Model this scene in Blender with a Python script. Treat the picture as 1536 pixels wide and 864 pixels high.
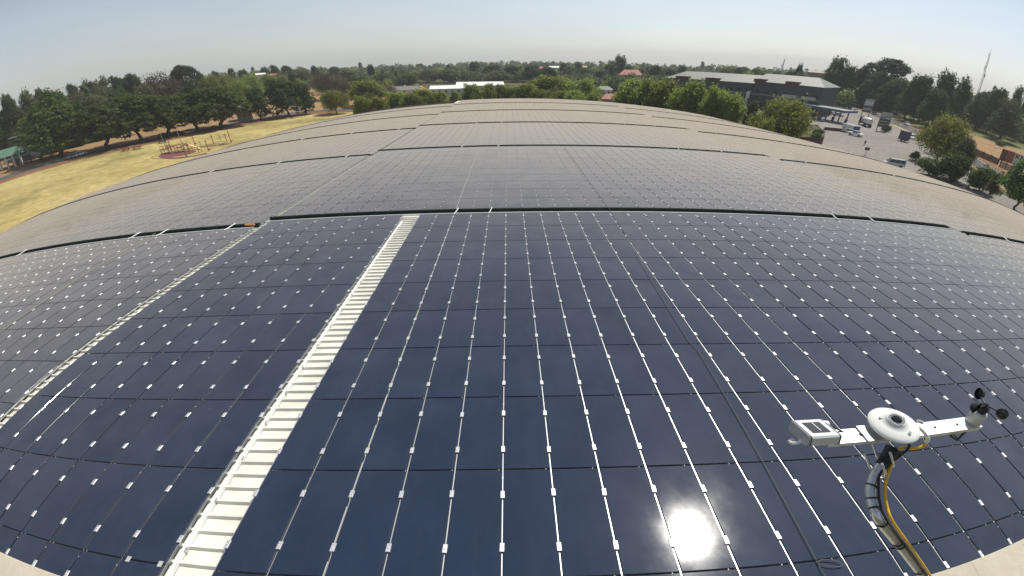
import bpy, math, random
import numpy as np
from mathutils import Vector, Matrix

random.seed(7)
RNG = np.random.default_rng(7)
for o in list(bpy.data.objects): bpy.data.objects.remove(o)
SC = bpy.context.scene
COL = SC.collection
R = math.radians

# ------------------------------------------------------------------ camera
EYE_Z = 22.0                                   # the lens is 22 m above the street
PITCH, YAW, ROLL = 0.56386, 0.00663, -0.00654
K = (1.39188, -0.09761, -0.67027, 0.40295)     # wide-angle lens: angle as a polynomial of r (half picture widths)
def lens_axes():
    cy, sy, cp, sp = math.cos(YAW), math.sin(YAW), math.cos(PITCH), math.sin(PITCH)
    fwd = np.array([sy*cp, cy*cp, -sp]); right = np.array([cy, -sy, 0.0]); up = np.cross(right, fwd)
    c, s = math.cos(ROLL), math.sin(ROLL)
    return np.array([c*right+s*up, -s*right+c*up, fwd])
AX = lens_axes()
cd = bpy.data.cameras.new('camera'); cam = bpy.data.objects.new('camera', cd); COL.objects.link(cam)
cam.matrix_world = Matrix(((AX[0][0], AX[1][0], -AX[2][0], 0), (AX[0][1], AX[1][1], -AX[2][1], 0),
                           (AX[0][2], AX[1][2], -AX[2][2], EYE_Z), (0, 0, 0, 1)))
cd.type = 'PANO'
cd.sensor_width = 36.0
cd.panorama_type = 'FISHEYE_LENS_POLYNOMIAL'
cd.fisheye_fov = R(360)
cd.fisheye_polynomial_k0 = 0.0
cd.fisheye_polynomial_k1 = -K[0]/18
cd.fisheye_polynomial_k2 = -K[1]/18**2
cd.fisheye_polynomial_k3 = -K[2]/18**3
cd.fisheye_polynomial_k4 = -K[3]/18**4
cd.clip_start = 0.05; cd.clip_end = 20000
SC.camera = cam

# ------------------------------------------------------------------ world, sun, exposure
SUN = np.array([0.38257, 0.41756, 0.82418])
SUN_EL, SUN_AZ = math.asin(SUN[2]), math.atan2(SUN[0], SUN[1])
w = bpy.data.worlds.new('World'); SC.world = w; w.use_nodes = True
nt = w.node_tree; bg = nt.nodes['Background']
sky = nt.nodes.new('ShaderNodeTexSky'); sky.sky_type = 'NISHITA'; sky.sun_disc = False
sky.sun_elevation = SUN_EL; sky.sun_rotation = SUN_AZ
sky.altitude = 1600; sky.air_density = 1.0; sky.dust_density = 2.4; sky.ozone_density = 1.0
hz = nt.nodes.new('ShaderNodeHueSaturation'); hz.inputs['Saturation'].default_value = .52      # dry-season dust greys the sky
nt.links.new(sky.outputs[0], hz.inputs['Color']); wn = nt.nodes.new('ShaderNodeTexNoise'); wn.inputs['Scale'].default_value = 2.2; wn.inputs['Detail'].default_value = 5     # uneven veil of high haze
wc = nt.nodes.new('ShaderNodeTexCoord'); wm = nt.nodes.new('ShaderNodeMapping'); wm.inputs['Scale'].default_value = (1, 1, 5); nt.links.new(wc.outputs['Generated'], wm.inputs[0]); nt.links.new(wm.outputs[0], wn.inputs['Vector'])
wr_ = nt.nodes.new('ShaderNodeValToRGB'); wr_.color_ramp.elements[0].position, wr_.color_ramp.elements[0].color = .3, (.95, .96, .98, 1); wr_.color_ramp.elements[1].position, wr_.color_ramp.elements[1].color = .7, (1.05, 1.05, 1.03, 1)
nt.links.new(wn.outputs['Fac'], wr_.inputs[0]); wx = nt.nodes.new('ShaderNodeMix'); wx.data_type = 'RGBA'; wx.blend_type = 'MULTIPLY'; wx.inputs['Factor'].default_value = 1
nt.links.new(hz.outputs[0], wx.inputs[6]); nt.links.new(wr_.outputs[0], wx.inputs[7]); nt.links.new(wx.outputs[2], bg.inputs[0]); bg.inputs[1].default_value = 0.094
sl = bpy.data.lights.new('sun', 'SUN'); sl.energy = 4.0; sl.angle = R(0.53); sl.color = (1.0, 0.95, 0.87)
so = bpy.data.objects.new('sun', sl); COL.objects.link(so)
so.rotation_euler = Vector(-SUN).to_track_quat('-Z', 'Y').to_euler(); so.location = (0, 0, 80)
vs = SC.view_settings
vs.view_transform = 'Standard'; vs.look = 'None'; vs.exposure = 0.22; vs.gamma = 1.0
SC.cycles.max_bounces = 6; SC.cycles.transparent_max_bounces = 8
SC.cycles.use_denoising = True
SC.cycles.volume_bounces = 2; SC.cycles.volume_step_rate = 4

# ------------------------------------------------------------------ helpers
def ray(u, v):
    """Direction of a pixel of the 1536 x 864 photograph, used to read plan positions off it."""
    x, y = (u-768)/768, (432-v)/768; r = math.hypot(x, y)+1e-12
    th = K[0]*r+K[1]*r**2+K[2]*r**3+K[3]*r**4
    return (np.array([math.sin(th)*x/r, math.sin(th)*y/r, math.cos(th)]) @ AX)
def ground(u, v, z=0.0):
    d = ray(u, v); return d[:2]*((z-EYE_Z)/d[2])
def out_at(u, v, dist):
    d = ray(u, v); d = d*(dist/math.hypot(d[0], d[1])); return np.array([d[0], d[1], d[2]+EYE_Z])

def tag(o, label=None, cat=None, group=None, kind=None):
    if label: o['label'] = label
    if cat: o['category'] = cat
    if group: o['group'] = group
    if kind: o['kind'] = kind
    return o
def empty(name, loc=(0, 0, 0), rz=0.0, scale=(1, 1, 1)):
    o = bpy.data.objects.new(name, None); COL.objects.link(o)
    o.location = loc; o.rotation_euler = (0, 0, rz); o.scale = scale; o.empty_display_size = .2
    return o
def link(name, me, parent=None):
    o = bpy.data.objects.new(name, me); COL.objects.link(o)
    if parent is not None: o.parent = parent
    return o
def copy_tree(o, parent=None):
    c = o.copy(); COL.objects.link(c)
    if parent is not None: c.parent = parent
    for ch in o.children: copy_tree(ch, c)
    return c
ONES = 'zeroth first second third fourth fifth sixth seventh eighth ninth tenth eleventh twelfth thirteenth fourteenth fifteenth sixteenth seventeenth eighteenth nineteenth twentieth'.split()
TENS = {2: 'twenty', 3: 'thirty', 4: 'forty', 5: 'fifty', 6: 'sixty'}
TENTH = {2: 'twentieth', 3: 'thirtieth', 4: 'fortieth', 5: 'fiftieth', 6: 'sixtieth'}
def nth(n):
    if n <= 20: return ONES[n]
    return TENTH[n//10] if n % 10 == 0 else TENS[n//10]+'-'+ONES[n % 10]

class MB:
    """Collects shapes for ONE mesh."""
    def __init__(s): s.v, s.f, s.sm = [], [], []
    def add(s, vs, fs, smooth=False):
        n = len(s.v); s.v += [tuple(map(float, q)) for q in vs]
        s.f += [tuple(i+n for i in f) for f in fs]; s.sm += [smooth]*len(fs); return s
    def box(s, c, d, rz=0.0, M=None):
        cx, cy, cz = c; a, b, h = d[0]/2, d[1]/2, d[2]/2; co, si = math.cos(rz), math.sin(rz)
        vs = [(x, y, z) for z in (-h, h) for x, y in ((-a, -b), (a, -b), (a, b), (-a, b))]
        if M is not None: vs = [tuple(M @ Vector(q)) for q in vs]
        vs = [(cx+x*co-y*si, cy+x*si+y*co, cz+z) for x, y, z in vs]
        return s.add(vs, [(3, 2, 1, 0), (4, 5, 6, 7), (0, 1, 5, 4), (1, 2, 6, 5), (2, 3, 7, 6), (3, 0, 4, 7)])
    def tube(s, pts, rad, n=10, caps=True, closed=False):
        pts = [Vector(q) for q in pts]; m = len(pts)
        rad = [rad]*m if isinstance(rad, (int, float)) else list(rad)
        vs, fs = [], []; prev = None
        for i, p in enumerate(pts):
            if closed: t = pts[(i+1) % m]-pts[i-1]
            else: t = pts[min(i+1, m-1)]-pts[max(i-1, 0)]
            t.normalize()
            if prev is None: a = t.orthogonal().normalized()
            else:
                a = prev-t*prev.dot(t)
                a = a.normalized() if a.length > 1e-6 else t.orthogonal().normalized()
            prev = a; b = t.cross(a)
            for k in range(n):
                q = 2*math.pi*k/n; vs.append(p+(a*math.cos(q)+b*math.sin(q))*rad[i])
        for i in range(m if closed else m-1):
            j = (i+1) % m
            for k in range(n):
                l = (k+1) % n; fs.append((i*n+k, i*n+l, j*n+l, j*n+k))
        s.add(vs, fs, True)
        if caps and not closed:
            s.add([vs[k] for k in range(n)], [tuple(range(n-1, -1, -1))]); s.add([vs[(m-1)*n+k] for k in range(n)], [tuple(range(n))])
        return s
    def lathe(s, prof, c=(0, 0, 0), n=32, M=None):
        vs, fs = [], []
        for r, z in prof:
            for k in range(n):
                q = 2*math.pi*k/n; p = Vector((r*math.cos(q), r*math.sin(q), z))
                if M is not None: p = M @ p
                vs.append(p+Vector(c))
        for i in range(len(prof)-1):
            for k in range(n):
                l = (k+1) % n; fs.append((i*n+k, i*n+l, (i+1)*n+l, (i+1)*n+k))
        return s.add(vs, fs, True)
    def prism(s, poly, y0, y1):
        """poly in (x, z) extruded along y."""
        n = len(poly); vs = [(x, y0, z) for x, z in poly]+[(x, y1, z) for x, z in poly]
        fs = [tuple(range(n)), tuple(range(2*n-1, n-1, -1))]+[(i, i+n, (i+1) % n+n, (i+1) % n) for i in range(n)]
        return s.add(vs, fs)
    def mesh(s, name, m):
        me = bpy.data.meshes.new(name); me.from_pydata(s.v, [], s.f)
        me.polygons.foreach_set('use_smooth', s.sm)
        if m is not None: me.materials.append(m)
        me.update(); return me
    def build(s, name, m, parent=None): return link(name, s.mesh(name, m), parent)

def fast_mesh(name, V, F, m, smooth=False):
    """V (n,3), F (k,4) numpy arrays -> mesh."""
    me = bpy.data.meshes.new(name); k = F.shape[1]
    me.vertices.add(len(V)); me.vertices.foreach_set('co', np.asarray(V, np.float32).ravel())
    me.loops.add(F.size); me.loops.foreach_set('vertex_index', np.asarray(F, np.int32).ravel())
    me.polygons.add(len(F)); me.polygons.foreach_set('loop_start', np.arange(0, F.size, k, dtype=np.int32))
    me.polygons.foreach_set('loop_total', np.full(len(F), k, np.int32))
    me.polygons.foreach_set('use_smooth', np.full(len(F), smooth))
    me.update(calc_edges=True)
    if m is not None: me.materials.append(m)
    return me

# ------------------------------------------------------------------ materials
def new_mat(name):
    m = bpy.data.materials.new(name); m.use_nodes = True
    return m, m.node_tree, m.node_tree.nodes['Principled BSDF']
def noise(nt, scale, detail=4, coord='Object', stretch=None, rough=.6):
    tc = nt.nodes.new('ShaderNodeTexCoord'); n = nt.nodes.new('ShaderNodeTexNoise')
    n.inputs['Scale'].default_value = scale; n.inputs['Detail'].default_value = detail; n.inputs['Roughness'].default_value = rough
    if stretch:
        mp = nt.nodes.new('ShaderNodeMapping'); mp.inputs['Scale'].default_value = stretch
        nt.links.new(tc.outputs[coord], mp.inputs[0]); nt.links.new(mp.outputs[0], n.inputs['Vector'])
    else: nt.links.new(tc.outputs[coord], n.inputs['Vector'])
    return n
def ramp(nt, src, stops):
    r = nt.nodes.new('ShaderNodeValToRGB'); e = r.color_ramp.elements
    e[0].position, e[0].color = stops[0][0], (*stops[0][1], 1); e[1].position, e[1].color = stops[-1][0], (*stops[-1][1], 1)
    for p, c in stops[1:-1]:
        q = e.new(p); q.color = (*c, 1)
    nt.links.new(src, r.inputs[0]); return r
def mat(name, col, rough=.6, metal=0.0, var=.15, scale=3.0, bump=0.0, bscale=None, spec=None, coord='Object'):
    m, t, b = new_mat(name)
    if var:
        n = noise(t, scale, 5, coord)
        r = ramp(t, n.outputs['Fac'], [(.3, tuple(c*(1-var) for c in col)), (.7, tuple(min(1, c*(1+var)) for c in col))])
        t.links.new(r.outputs[0], b.inputs['Base Color'])
    else: b.inputs['Base Color'].default_value = (*col, 1)
    b.inputs['Roughness'].default_value = rough; b.inputs['Metallic'].default_value = metal
    if spec is not None: b.inputs['Specular IOR Level'].default_value = spec
    if bump:
        n2 = noise(t, bscale or scale*4, 6, coord); bp = t.nodes.new('ShaderNodeBump')
        bp.inputs['Strength'].default_value = bump; bp.inputs['Distance'].default_value = .05
        t.links.new(n2.outputs['Fac'], bp.inputs['Height']); t.links.new(bp.outputs[0], b.inputs['Normal'])
    return m
def ground_mat(name, stops, scale, fine=None, rough=.95, coord='Object'):
    m, t, b = new_mat(name); n = noise(t, scale, 8, coord, rough=.65)
    r = ramp(t, n.outputs['Fac'], stops); out = r.outputs[0]
    if fine:
        n2 = noise(t, fine, 6, coord); r2 = ramp(t, n2.outputs['Fac'], [(.3, (.72, .72, .72)), (.7, (1.2, 1.2, 1.2))])
        mx = t.nodes.new('ShaderNodeMix'); mx.data_type = 'RGBA'; mx.blend_type = 'MULTIPLY'; mx.inputs['Factor'].default_value = 1
        t.links.new(out, mx.inputs[6]); t.links.new(r2.outputs[0], mx.inputs[7]); out = mx.outputs[2]
    t.links.new(out, b.inputs['Base Color']); b.inputs['Roughness'].default_value = rough
    b.inputs['Specular IOR Level'].default_value = .15
    return m
def module_glass(name='module_glass', dusty=1.0, tint=(.36, .32, .26)):
    m, t, b = new_mat(name)
    n = noise(t, .9, 4, 'Object'); r = ramp(t, n.outputs['Fac'], [(.3, (.004, .0155, .042)), (.7, (.006, .021, .058))])
    t.links.new(r.outputs[0], b.inputs['Base Color'])
    b.inputs['IOR'].default_value = 1.5
    nr = noise(t, 2.2, 6, 'Object'); mr = t.nodes.new('ShaderNodeMapRange')
    mr.inputs[1].default_value = .3; mr.inputs[2].default_value = .75; mr.inputs[3].default_value = .055; mr.inputs[4].default_value = .10
    t.links.new(nr.outputs['Fac'], mr.inputs[0]); t.links.new(mr.outputs[0], b.inputs['Roughness'])
    # a thin film of dust: its cover grows with the slant path through it
    d = t.nodes.new('ShaderNodeBsdfDiffuse'); d.inputs['Color'].default_value = (*tint, 1)
    lw = t.nodes.new('ShaderNodeLayerWeight'); lw.inputs['Blend'].default_value = .5
    def mth(op, a, bb):
        q = t.nodes.new('ShaderNodeMath'); q.operation = op
        for i, x in enumerate((a, bb)):
            if x is None: continue
            if isinstance(x, (int, float)): q.inputs[i].default_value = x
            else: t.links.new(x, q.inputs[i])
        return q.outputs[0]
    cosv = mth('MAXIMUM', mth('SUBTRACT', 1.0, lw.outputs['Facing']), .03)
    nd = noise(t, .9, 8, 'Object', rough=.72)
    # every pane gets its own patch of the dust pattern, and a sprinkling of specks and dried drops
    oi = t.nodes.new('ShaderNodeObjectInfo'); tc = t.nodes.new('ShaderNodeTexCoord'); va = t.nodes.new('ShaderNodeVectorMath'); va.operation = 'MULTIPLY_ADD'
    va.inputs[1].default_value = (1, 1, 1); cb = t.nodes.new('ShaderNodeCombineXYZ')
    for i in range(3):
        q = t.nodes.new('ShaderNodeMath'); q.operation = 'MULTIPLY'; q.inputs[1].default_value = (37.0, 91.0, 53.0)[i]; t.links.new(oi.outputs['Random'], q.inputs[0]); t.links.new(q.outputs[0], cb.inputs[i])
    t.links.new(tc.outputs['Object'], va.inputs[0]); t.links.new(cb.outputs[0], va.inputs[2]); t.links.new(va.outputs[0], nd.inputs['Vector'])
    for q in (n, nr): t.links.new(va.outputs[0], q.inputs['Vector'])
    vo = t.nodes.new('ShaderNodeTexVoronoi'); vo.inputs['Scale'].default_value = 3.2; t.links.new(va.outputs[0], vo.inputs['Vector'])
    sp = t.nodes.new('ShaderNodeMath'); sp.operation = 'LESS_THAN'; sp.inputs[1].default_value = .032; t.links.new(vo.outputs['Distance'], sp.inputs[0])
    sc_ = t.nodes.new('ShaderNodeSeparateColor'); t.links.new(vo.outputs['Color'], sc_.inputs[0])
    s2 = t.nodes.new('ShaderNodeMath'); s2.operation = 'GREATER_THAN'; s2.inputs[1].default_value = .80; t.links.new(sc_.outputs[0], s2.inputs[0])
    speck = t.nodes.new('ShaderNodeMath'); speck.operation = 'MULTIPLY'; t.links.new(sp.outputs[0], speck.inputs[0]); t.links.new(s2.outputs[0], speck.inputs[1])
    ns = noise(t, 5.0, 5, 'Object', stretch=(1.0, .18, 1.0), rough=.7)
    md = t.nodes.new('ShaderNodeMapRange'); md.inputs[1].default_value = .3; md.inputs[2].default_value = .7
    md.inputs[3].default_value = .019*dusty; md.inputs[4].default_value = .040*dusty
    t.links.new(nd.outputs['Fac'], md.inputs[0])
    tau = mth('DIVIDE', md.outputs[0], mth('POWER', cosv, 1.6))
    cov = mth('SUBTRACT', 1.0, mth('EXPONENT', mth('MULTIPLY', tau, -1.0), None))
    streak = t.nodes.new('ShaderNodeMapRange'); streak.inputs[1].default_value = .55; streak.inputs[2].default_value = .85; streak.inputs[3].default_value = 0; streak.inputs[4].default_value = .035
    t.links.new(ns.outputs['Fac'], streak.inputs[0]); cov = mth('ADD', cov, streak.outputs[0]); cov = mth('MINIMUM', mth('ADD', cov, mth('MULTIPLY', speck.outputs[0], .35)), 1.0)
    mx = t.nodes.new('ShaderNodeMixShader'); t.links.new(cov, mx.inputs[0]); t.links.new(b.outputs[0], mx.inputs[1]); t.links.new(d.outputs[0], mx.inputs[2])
    t.links.new(mx.outputs[0], t.nodes['Material Output'].inputs['Surface'])
    return m
def leaf_mat(name, c1, c2, trans=.35):
    m, t, b = new_mat(name)
    oi = t.nodes.new('ShaderNodeObjectInfo'); n = noise(t, 5.0, 3, 'Object')
    r = ramp(t, n.outputs['Fac'], [(.3, c1), (.7, c2)])
    hs = t.nodes.new('ShaderNodeHueSaturation')
    mr = t.nodes.new('ShaderNodeMapRange'); mr.inputs[3].default_value = .75; mr.inputs[4].default_value = 1.25
    mh = t.nodes.new('ShaderNodeMapRange'); mh.inputs[3].default_value = .48; mh.inputs[4].default_value = .52
    t.links.new(oi.outputs['Random'], mr.inputs[0]); t.links.new(mr.outputs[0], hs.inputs['Value'])
    t.links.new(oi.outputs['Random'], mh.inputs[0]); t.links.new(mh.outputs[0], hs.inputs['Hue'])
    t.links.new(r.outputs[0], hs.inputs['Color']); t.links.new(hs.outputs[0], b.inputs['Base Color'])
    b.inputs['Roughness'].default_value = .6; b.inputs['Specular IOR Level'].default_value = .25
    tr = t.nodes.new('ShaderNodeBsdfTranslucent'); t.links.new(hs.outputs[0], tr.inputs['Color'])
    mx = t.nodes.new('ShaderNodeMixShader'); mx.inputs[0].default_value = trans
    t.links.new(b.outputs[0], mx.inputs[1]); t.links.new(tr.outputs[0], mx.inputs[2])
    t.links.new(mx.outputs[0], t.nodes['Material Output'].inputs['Surface'])
    return m
M = dict(
    module=module_glass(), module_dusty=module_glass('dusty_module_glass', 1.7, (.35, .31, .26)),
    alu=mat('aluminium', (.62, .63, .64), .42, .85, .06, 30),
    clamp=mat('clamp_aluminium', (.70, .70, .70), .40, .6, .18, 9),
    sheet=mat('painted_roof_sheet', (.68, .68, .60), .5, 0, .14, 1.6),
    joint=mat('joint_rubber', (.016, .024, .021), .9, 0, .3, 2.0, spec=.1),
    white=mat('white_powder_coat', (.78, .79, .78), .4, 0, .05, 3.0),
    cream=mat('cream_plaster', (.50, .45, .35), .85, 0, .14, 1.2, .25, 14),
    rope=mat('grey_rope', (.10, .10, .085), .7, 0, .2, 60),
    wire=mat('pale_wire', (.30, .29, .16), .6, 0, .15, 20),
    galv=mat('galvanised_steel', (.60, .63, .65), .36, .8, .10, 26),
    black=mat('black_plastic', (.012, .012, .013), .45, 0, .1, 20),
    yellow=mat('yellow_cable', (.78, .44, .02), .5, 0, .08, 30),
    whiteplastic=mat('white_plastic', (.80, .81, .76), .35, 0, .03, 8),
    grey=mat('grey_plastic', (.42, .44, .43), .4, 0, .05, 20),
    bark=mat('bark', (.075, .055, .04), .9, 0, .35, 4),
    asphalt=ground_mat('asphalt', [(.3, (.075, .075, .078)), (.7, (.12, .118, .115))], .08, 1.5),
    lot=ground_mat('worn_asphalt', [(.25, (.20, .185, .165)), (.5, (.25, .23, .205)), (.75, (.30, .275, .245))], .035, .9),
    field=ground_mat('dry_yellow_grass', [(.30, (.12, .13, .045)), (.40, (.26, .225, .085)), (.50, (.40, .32, .125)), (.62, (.47, .385, .165)), (.72, (.36, .25, .13))], .045, .5),
    dirt=ground_mat('red_dirt', [(.3, (.16, .075, .04)), (.7, (.27, .15, .085))], .12, 1.5),
    verge=ground_mat('brown_verge', [(.3, (.25, .16, .075)), (.7, (.37, .24, .12))], .06, 1.1),
    lawn=ground_mat('green_lawn', [(.3, (.085, .105, .03)), (.7, (.19, .20, .065))], .03, .8),
    suburb=ground_mat('suburb_ground', [(.3, (.05, .06, .025)), (.55, (.10, .095, .045)), (.75, (.20, .16, .09))], .012, .4),
    ring=mat('red_rubber', (.16, .05, .05), .9, 0, .2, 1.0),
    kerb=mat('kerb_concrete', (.42, .40, .36), .85, 0, .15, 1.0),
    paint=mat('road_paint', (.74, .74, .72), .7, 0, .12, 4),
    brick=mat('dark_red_brick', (.10, .045, .042), .85, 0, .25, 1.2, .2, 20),
    facade=mat('blue_grey_cladding', (.040, .050, .060), .55, 0, .2, .4),
    roofgrey=mat('grey_green_roof', (.17, .18, .155), .6, 0, .07, .3),
    roofwhite=mat('white_roof', (.80, .80, .78), .6, 0, .05, .2),
    wallwhite=mat('white_wall', (.66, .66, .63), .8, 0, .06, .5),
    terracotta=mat('terracotta_tiles', (.36, .15, .10), .8, 0, .22, 1.5, .3, 8),
    pinkroof=mat('pink_tiles', (.44, .17, .14), .8, 0, .18, 1.0, .3, 6),
    tanwall=mat('tan_wall', (.40, .32, .24), .85, 0, .12, .8),
    window=mat('window_glass', (.02, .025, .03), .1, 0, .2, 1.0),
    blue=mat('blue_fascia', (.02, .06, .20), .4, 0, .08, 1.0),
    greenroof=mat('green_roof', (.12, .23, .15), .55, 0, .12, .6),
    carwhite=mat('white_car_paint', (.78, .79, .80), .22, 0, .02, 2.0),
    carsilver=mat('silver_car_paint', (.46, .50, .54), .28, .4, .03, 2.0),
    cardark=mat('dark_car_paint', (.03, .035, .045), .22, 0, .05, 2.0),
    carred=mat('red_car_paint', (.35, .03, .03), .25, 0, .05, 2.0),
    carblue=mat('blue_car_paint', (.03, .08, .22), .25, 0, .05, 2.0),
    purple=mat('dark_purple_panel', (.05, .04, .10), .5, 0, .1, 1.0),
    tyre=mat('tyre_rubber', (.02, .02, .02), .8, 0, .1, 8),
    red=mat('red_paint', (.24, .045, .04), .5, 0, .12, 2.0),
    rust=mat('rust_red_board', (.26, .075, .04), .75, 0, .2, 1.2),
    post=mat('grey_post', (.30, .30, .29), .5, .3, .08, 3.0),
    yellowpaint=mat('yellow_paint', (.62, .48, .22), .6, 0, .1, 1.0),
    plane=mat('grey_green_aircraft', (.16, .21, .20), .5, 0, .15, .4),
    skin=mat('skin', (.16, .09, .06), .6, 0, .05, 5),
    cloth=mat('dark_clothes', (.025, .025, .03), .9, 0, .2, 5),
    shirt=mat('pale_trousers', (.30, .28, .25), .9, 0, .1, 5),
    leaf_dark=leaf_mat('leaves_dark', (.040, .070, .024), (.088, .128, .040), .48),
    leaf_oak=leaf_mat('leaves_deep_green', (.060, .092, .022), (.120, .162, .040), .5),
    leaf_plane=leaf_mat('leaves_fresh', (.18, .225, .045), (.27, .31, .075), .62),
    leaf_bright=leaf_mat('leaves_bright', (.05, .11, .015), (.10, .17, .03), .45),
    leaf_olive=leaf_mat('leaves_olive', (.088, .098, .045), (.15, .155, .078), .45),
    leaf_pine=leaf_mat('needles_dark', (.030, .046, .030), (.060, .078, .046), .3),
    leaf_brown=leaf_mat('twigs_brown', (.075, .055, .038), (.12, .09, .06), .25),
)

# ------------------------------------------------------------------ roof geometry
GAP_W = 0.6                     # seam pitch across the vault
ROW = 1.2
Y0 = 2.68123                    # row line zero
XC = 0.11081
def prof(s):
    t = np.asarray(s, float)/10
    c4 = np.where(t < 0, -.0015, .0007); e = np.maximum(np.abs(t)-3.3, 0)
    return .0578*t-.2167*t*t+c4*t**4-.3*e**3
def roof_z(s, Y): return EYE_Z-4.28726-.03209*np.asarray(Y, float)+prof(s)
def shift(c, row): return 0.0 if c > -14.5 else (.50 if row < 18.2 else .70 if row < 28.5 else .86)*GAP_W   # the bay left of the narrow walkway sits a little nearer
def on_roof(col, row, up=0.0):
    s = col*GAP_W+shift(col, row); Y = Y0+row*ROW
    return np.array([s-XC, Y, float(roof_z(s, Y))+up])
SMIN, SMAX = -46.0, 46.0
YN, YF = 0.25, Y0+61.2*ROW
BAYS = [  # first col, last col, array joints (rows where an array ends / next begins)
    (-72, -16, [(-2, 7.56), (7.94, 17.8), (18.16, 28.25), (28.63, 39.1), (39.5, 49.2), (49.6, 55)]),
    (-14, 29, [(-2, 8.02), (8.42, 18.9), (19.32, 29.85), (30.25, 41.0), (41.45, 51.8), (52.2, 61)]),
    (30, 72, [(-2, 7.62), (8.0, 17.95), (18.32, 28.35), (28.72, 39.2), (39.6, 49.6), (50.0, 61)]),
]
def hall():
    h = tag(empty('vaulted_hall', (0, 40, 0)), 'huge hall with a vaulted sheet roof carrying the solar panels', 'building')
    # sheet
    ss = np.concatenate([[-53, -52.5, -50.5], np.linspace(SMIN, SMAX, 116), [50.5, 52.5, 53]]); ys = np.concatenate([np.linspace(YN, Y0+55.05*ROW, 36), np.linspace(Y0+56*ROW, YF, 4)])
    V, F = [], []
    for y in ys:
        for s in ss:
            z = float(roof_z(s, y))-.105
            if abs(s) > 53-1e-6: z = 1.0
            V.append((s-XC, y-40, z))
    n = len(ss)
    for i in range(len(ys)-1):
        for j in range(n-1):
            if ss[j+1] < -8.6 and ys[i+1] > Y0+55.1*ROW: continue
            a = i*n+j; F.append((a, a+1, a+n+1, a+n))
    link('roof', fast_mesh('roof', np.array(V), np.array(F), M['sheet'], True), h)
    # trapezoid ribs across the two open strips
    for c0, c1, r0, r1 in ((-6.25, -4.75, -2.2, 8.1), (-15.35, -13.8, -2.2, 30)):
        mb = MB(); y = Y0+r0*ROW; x0, x1 = c0*GAP_W, c1*GAP_W
        while y < Y0+r1*ROW:
            pr = [(y, -.100), (y+.018, -.066), (y+.046, -.066), (y+.064, -.100)]
            vs = []
            for s in (x0, (x0+x1)/2, x1):
                for yy, dz in pr: vs.append((s-XC, yy-40, float(roof_z(s, yy))+dz))
            fs = [(4*i+k, 4*i+k+1, 4*i+k+5, 4*i+k+4) for i in range(2) for k in range(3)]
            mb.add(vs, [f[::-1] for f in fs]); y += .185
        mb.build('ribbed_sheet', M['sheet'], h)
    for yy in (YN, YF):
        mb = MB()
        zz = [(s-XC, yy-40, float(roof_z(s, yy))-.12) for s in np.linspace(SMIN, SMAX, 60)]
        zb = [(x, y, 0) for x, y, z in zz]; k = len(zz)
        mb.add(zz+zb, [(i, i+1, k+i+1, k+i) for i in range(k-1)])
        mb.build('end_wall', M['tanwall'], h)
hall()

def parapet():
    p = tag(empty('parapet', (0, .5, 0)), 'cream plastered parapet with brown stains along the near roof edge', 'parapet')
    mb = MB(); segs = np.linspace(-44, 44, 89)
    ye = Y0-1.33*ROW
    for a, b in zip(segs[:-1], segs[1:]):
        b2 = b-.004
        vs = []
        for s in (a, b2):
            z = float(roof_z(s, 1.0))
            vs += [(s-XC, -.3, z+.12), (s-XC, ye-.02, z+.15), (s-XC, ye, z+.13), (s-XC, ye, z+.03), (s-XC, -.3, z-1.5)]
        mb.add([(x, y-.5, z) for x, y, z in vs], [(0, 5, 6, 1), (1, 6, 7, 2), (2, 7, 8, 3), (3, 8, 9, 4), (4, 9, 5, 0), (0, 1, 2, 3, 4), (9, 8, 7, 6, 5)])
    m = M['cream']
    t = m.node_tree; b = t.nodes['Principled BSDF']
    n = noise(t, 1.3, 8, rough=.75); r = ramp(t, n.outputs['Fac'], [(.64, (1, 1, 1)), (.70, (.45, .33, .22))])
    mx = t.nodes.new('ShaderNodeMix'); mx.data_type = 'RGBA'; mx.blend_type = 'MULTIPLY'; mx.inputs['Factor'].default_value = 1
    src = b.inputs['Base Color'].links[0].from_socket
    t.links.new(src, mx.inputs[6]); t.links.new(r.outputs[0], mx.inputs[7]); t.links.new(mx.outputs[2], b.inputs['Base Color'])
    mb.build('coping', m, p)
parapet()

# ------------------------------------------------------------------ solar panels, 300 as things and the rest as one mass
def row_lines(a, b):
    n = max(1, round((b-a))); return np.linspace(a, b, n+1)
cells = []                      # (col, row index, a, b, bay)
for bi, (c0, c1, arrs) in enumerate(BAYS):
    for ai, (a, b) in enumerate(arrs):
        if bi == 0 and ai == 0: rl = [-2.2]+list(np.arange(-1.2, 7.0, 1.0))+[7.56]      # this bay sits a little lower
        elif ai == 0: rl = [float(x) for x in range(-2, 8)]+[b]
        else: rl = list(row_lines(a, b))
        for c in range(c0, c1+1):
            if ai == 0 and c == -6: continue              # the open ribbed strip
            if abs((c+.5)*GAP_W) > 43.5: continue
            for k in range(len(rl)-1): cells.append((c, ai, k, rl[k], rl[k+1], bi))
SEAM, CROSS, THICK = .0125, .008, .010     # half gap at a seam, half gap at a row line, glass thickness
def in_view(P):
    d = P-np.array([0, 0, EYE_Z]); c = AX @ d; rr = math.hypot(c[0], c[1]); th = math.atan2(rr, c[2])
    rg = np.linspace(0, 1.3, 400); tg = K[0]*rg+K[1]*rg**2+K[2]*rg**3+K[3]*rg**4
    if th > tg[-1]: return False
    r = np.interp(th, tg, rg)*768
    return -20 < 768+r*c[0]/rr < 1556 and -20 < 432-r*c[1]/rr < 900
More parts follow.
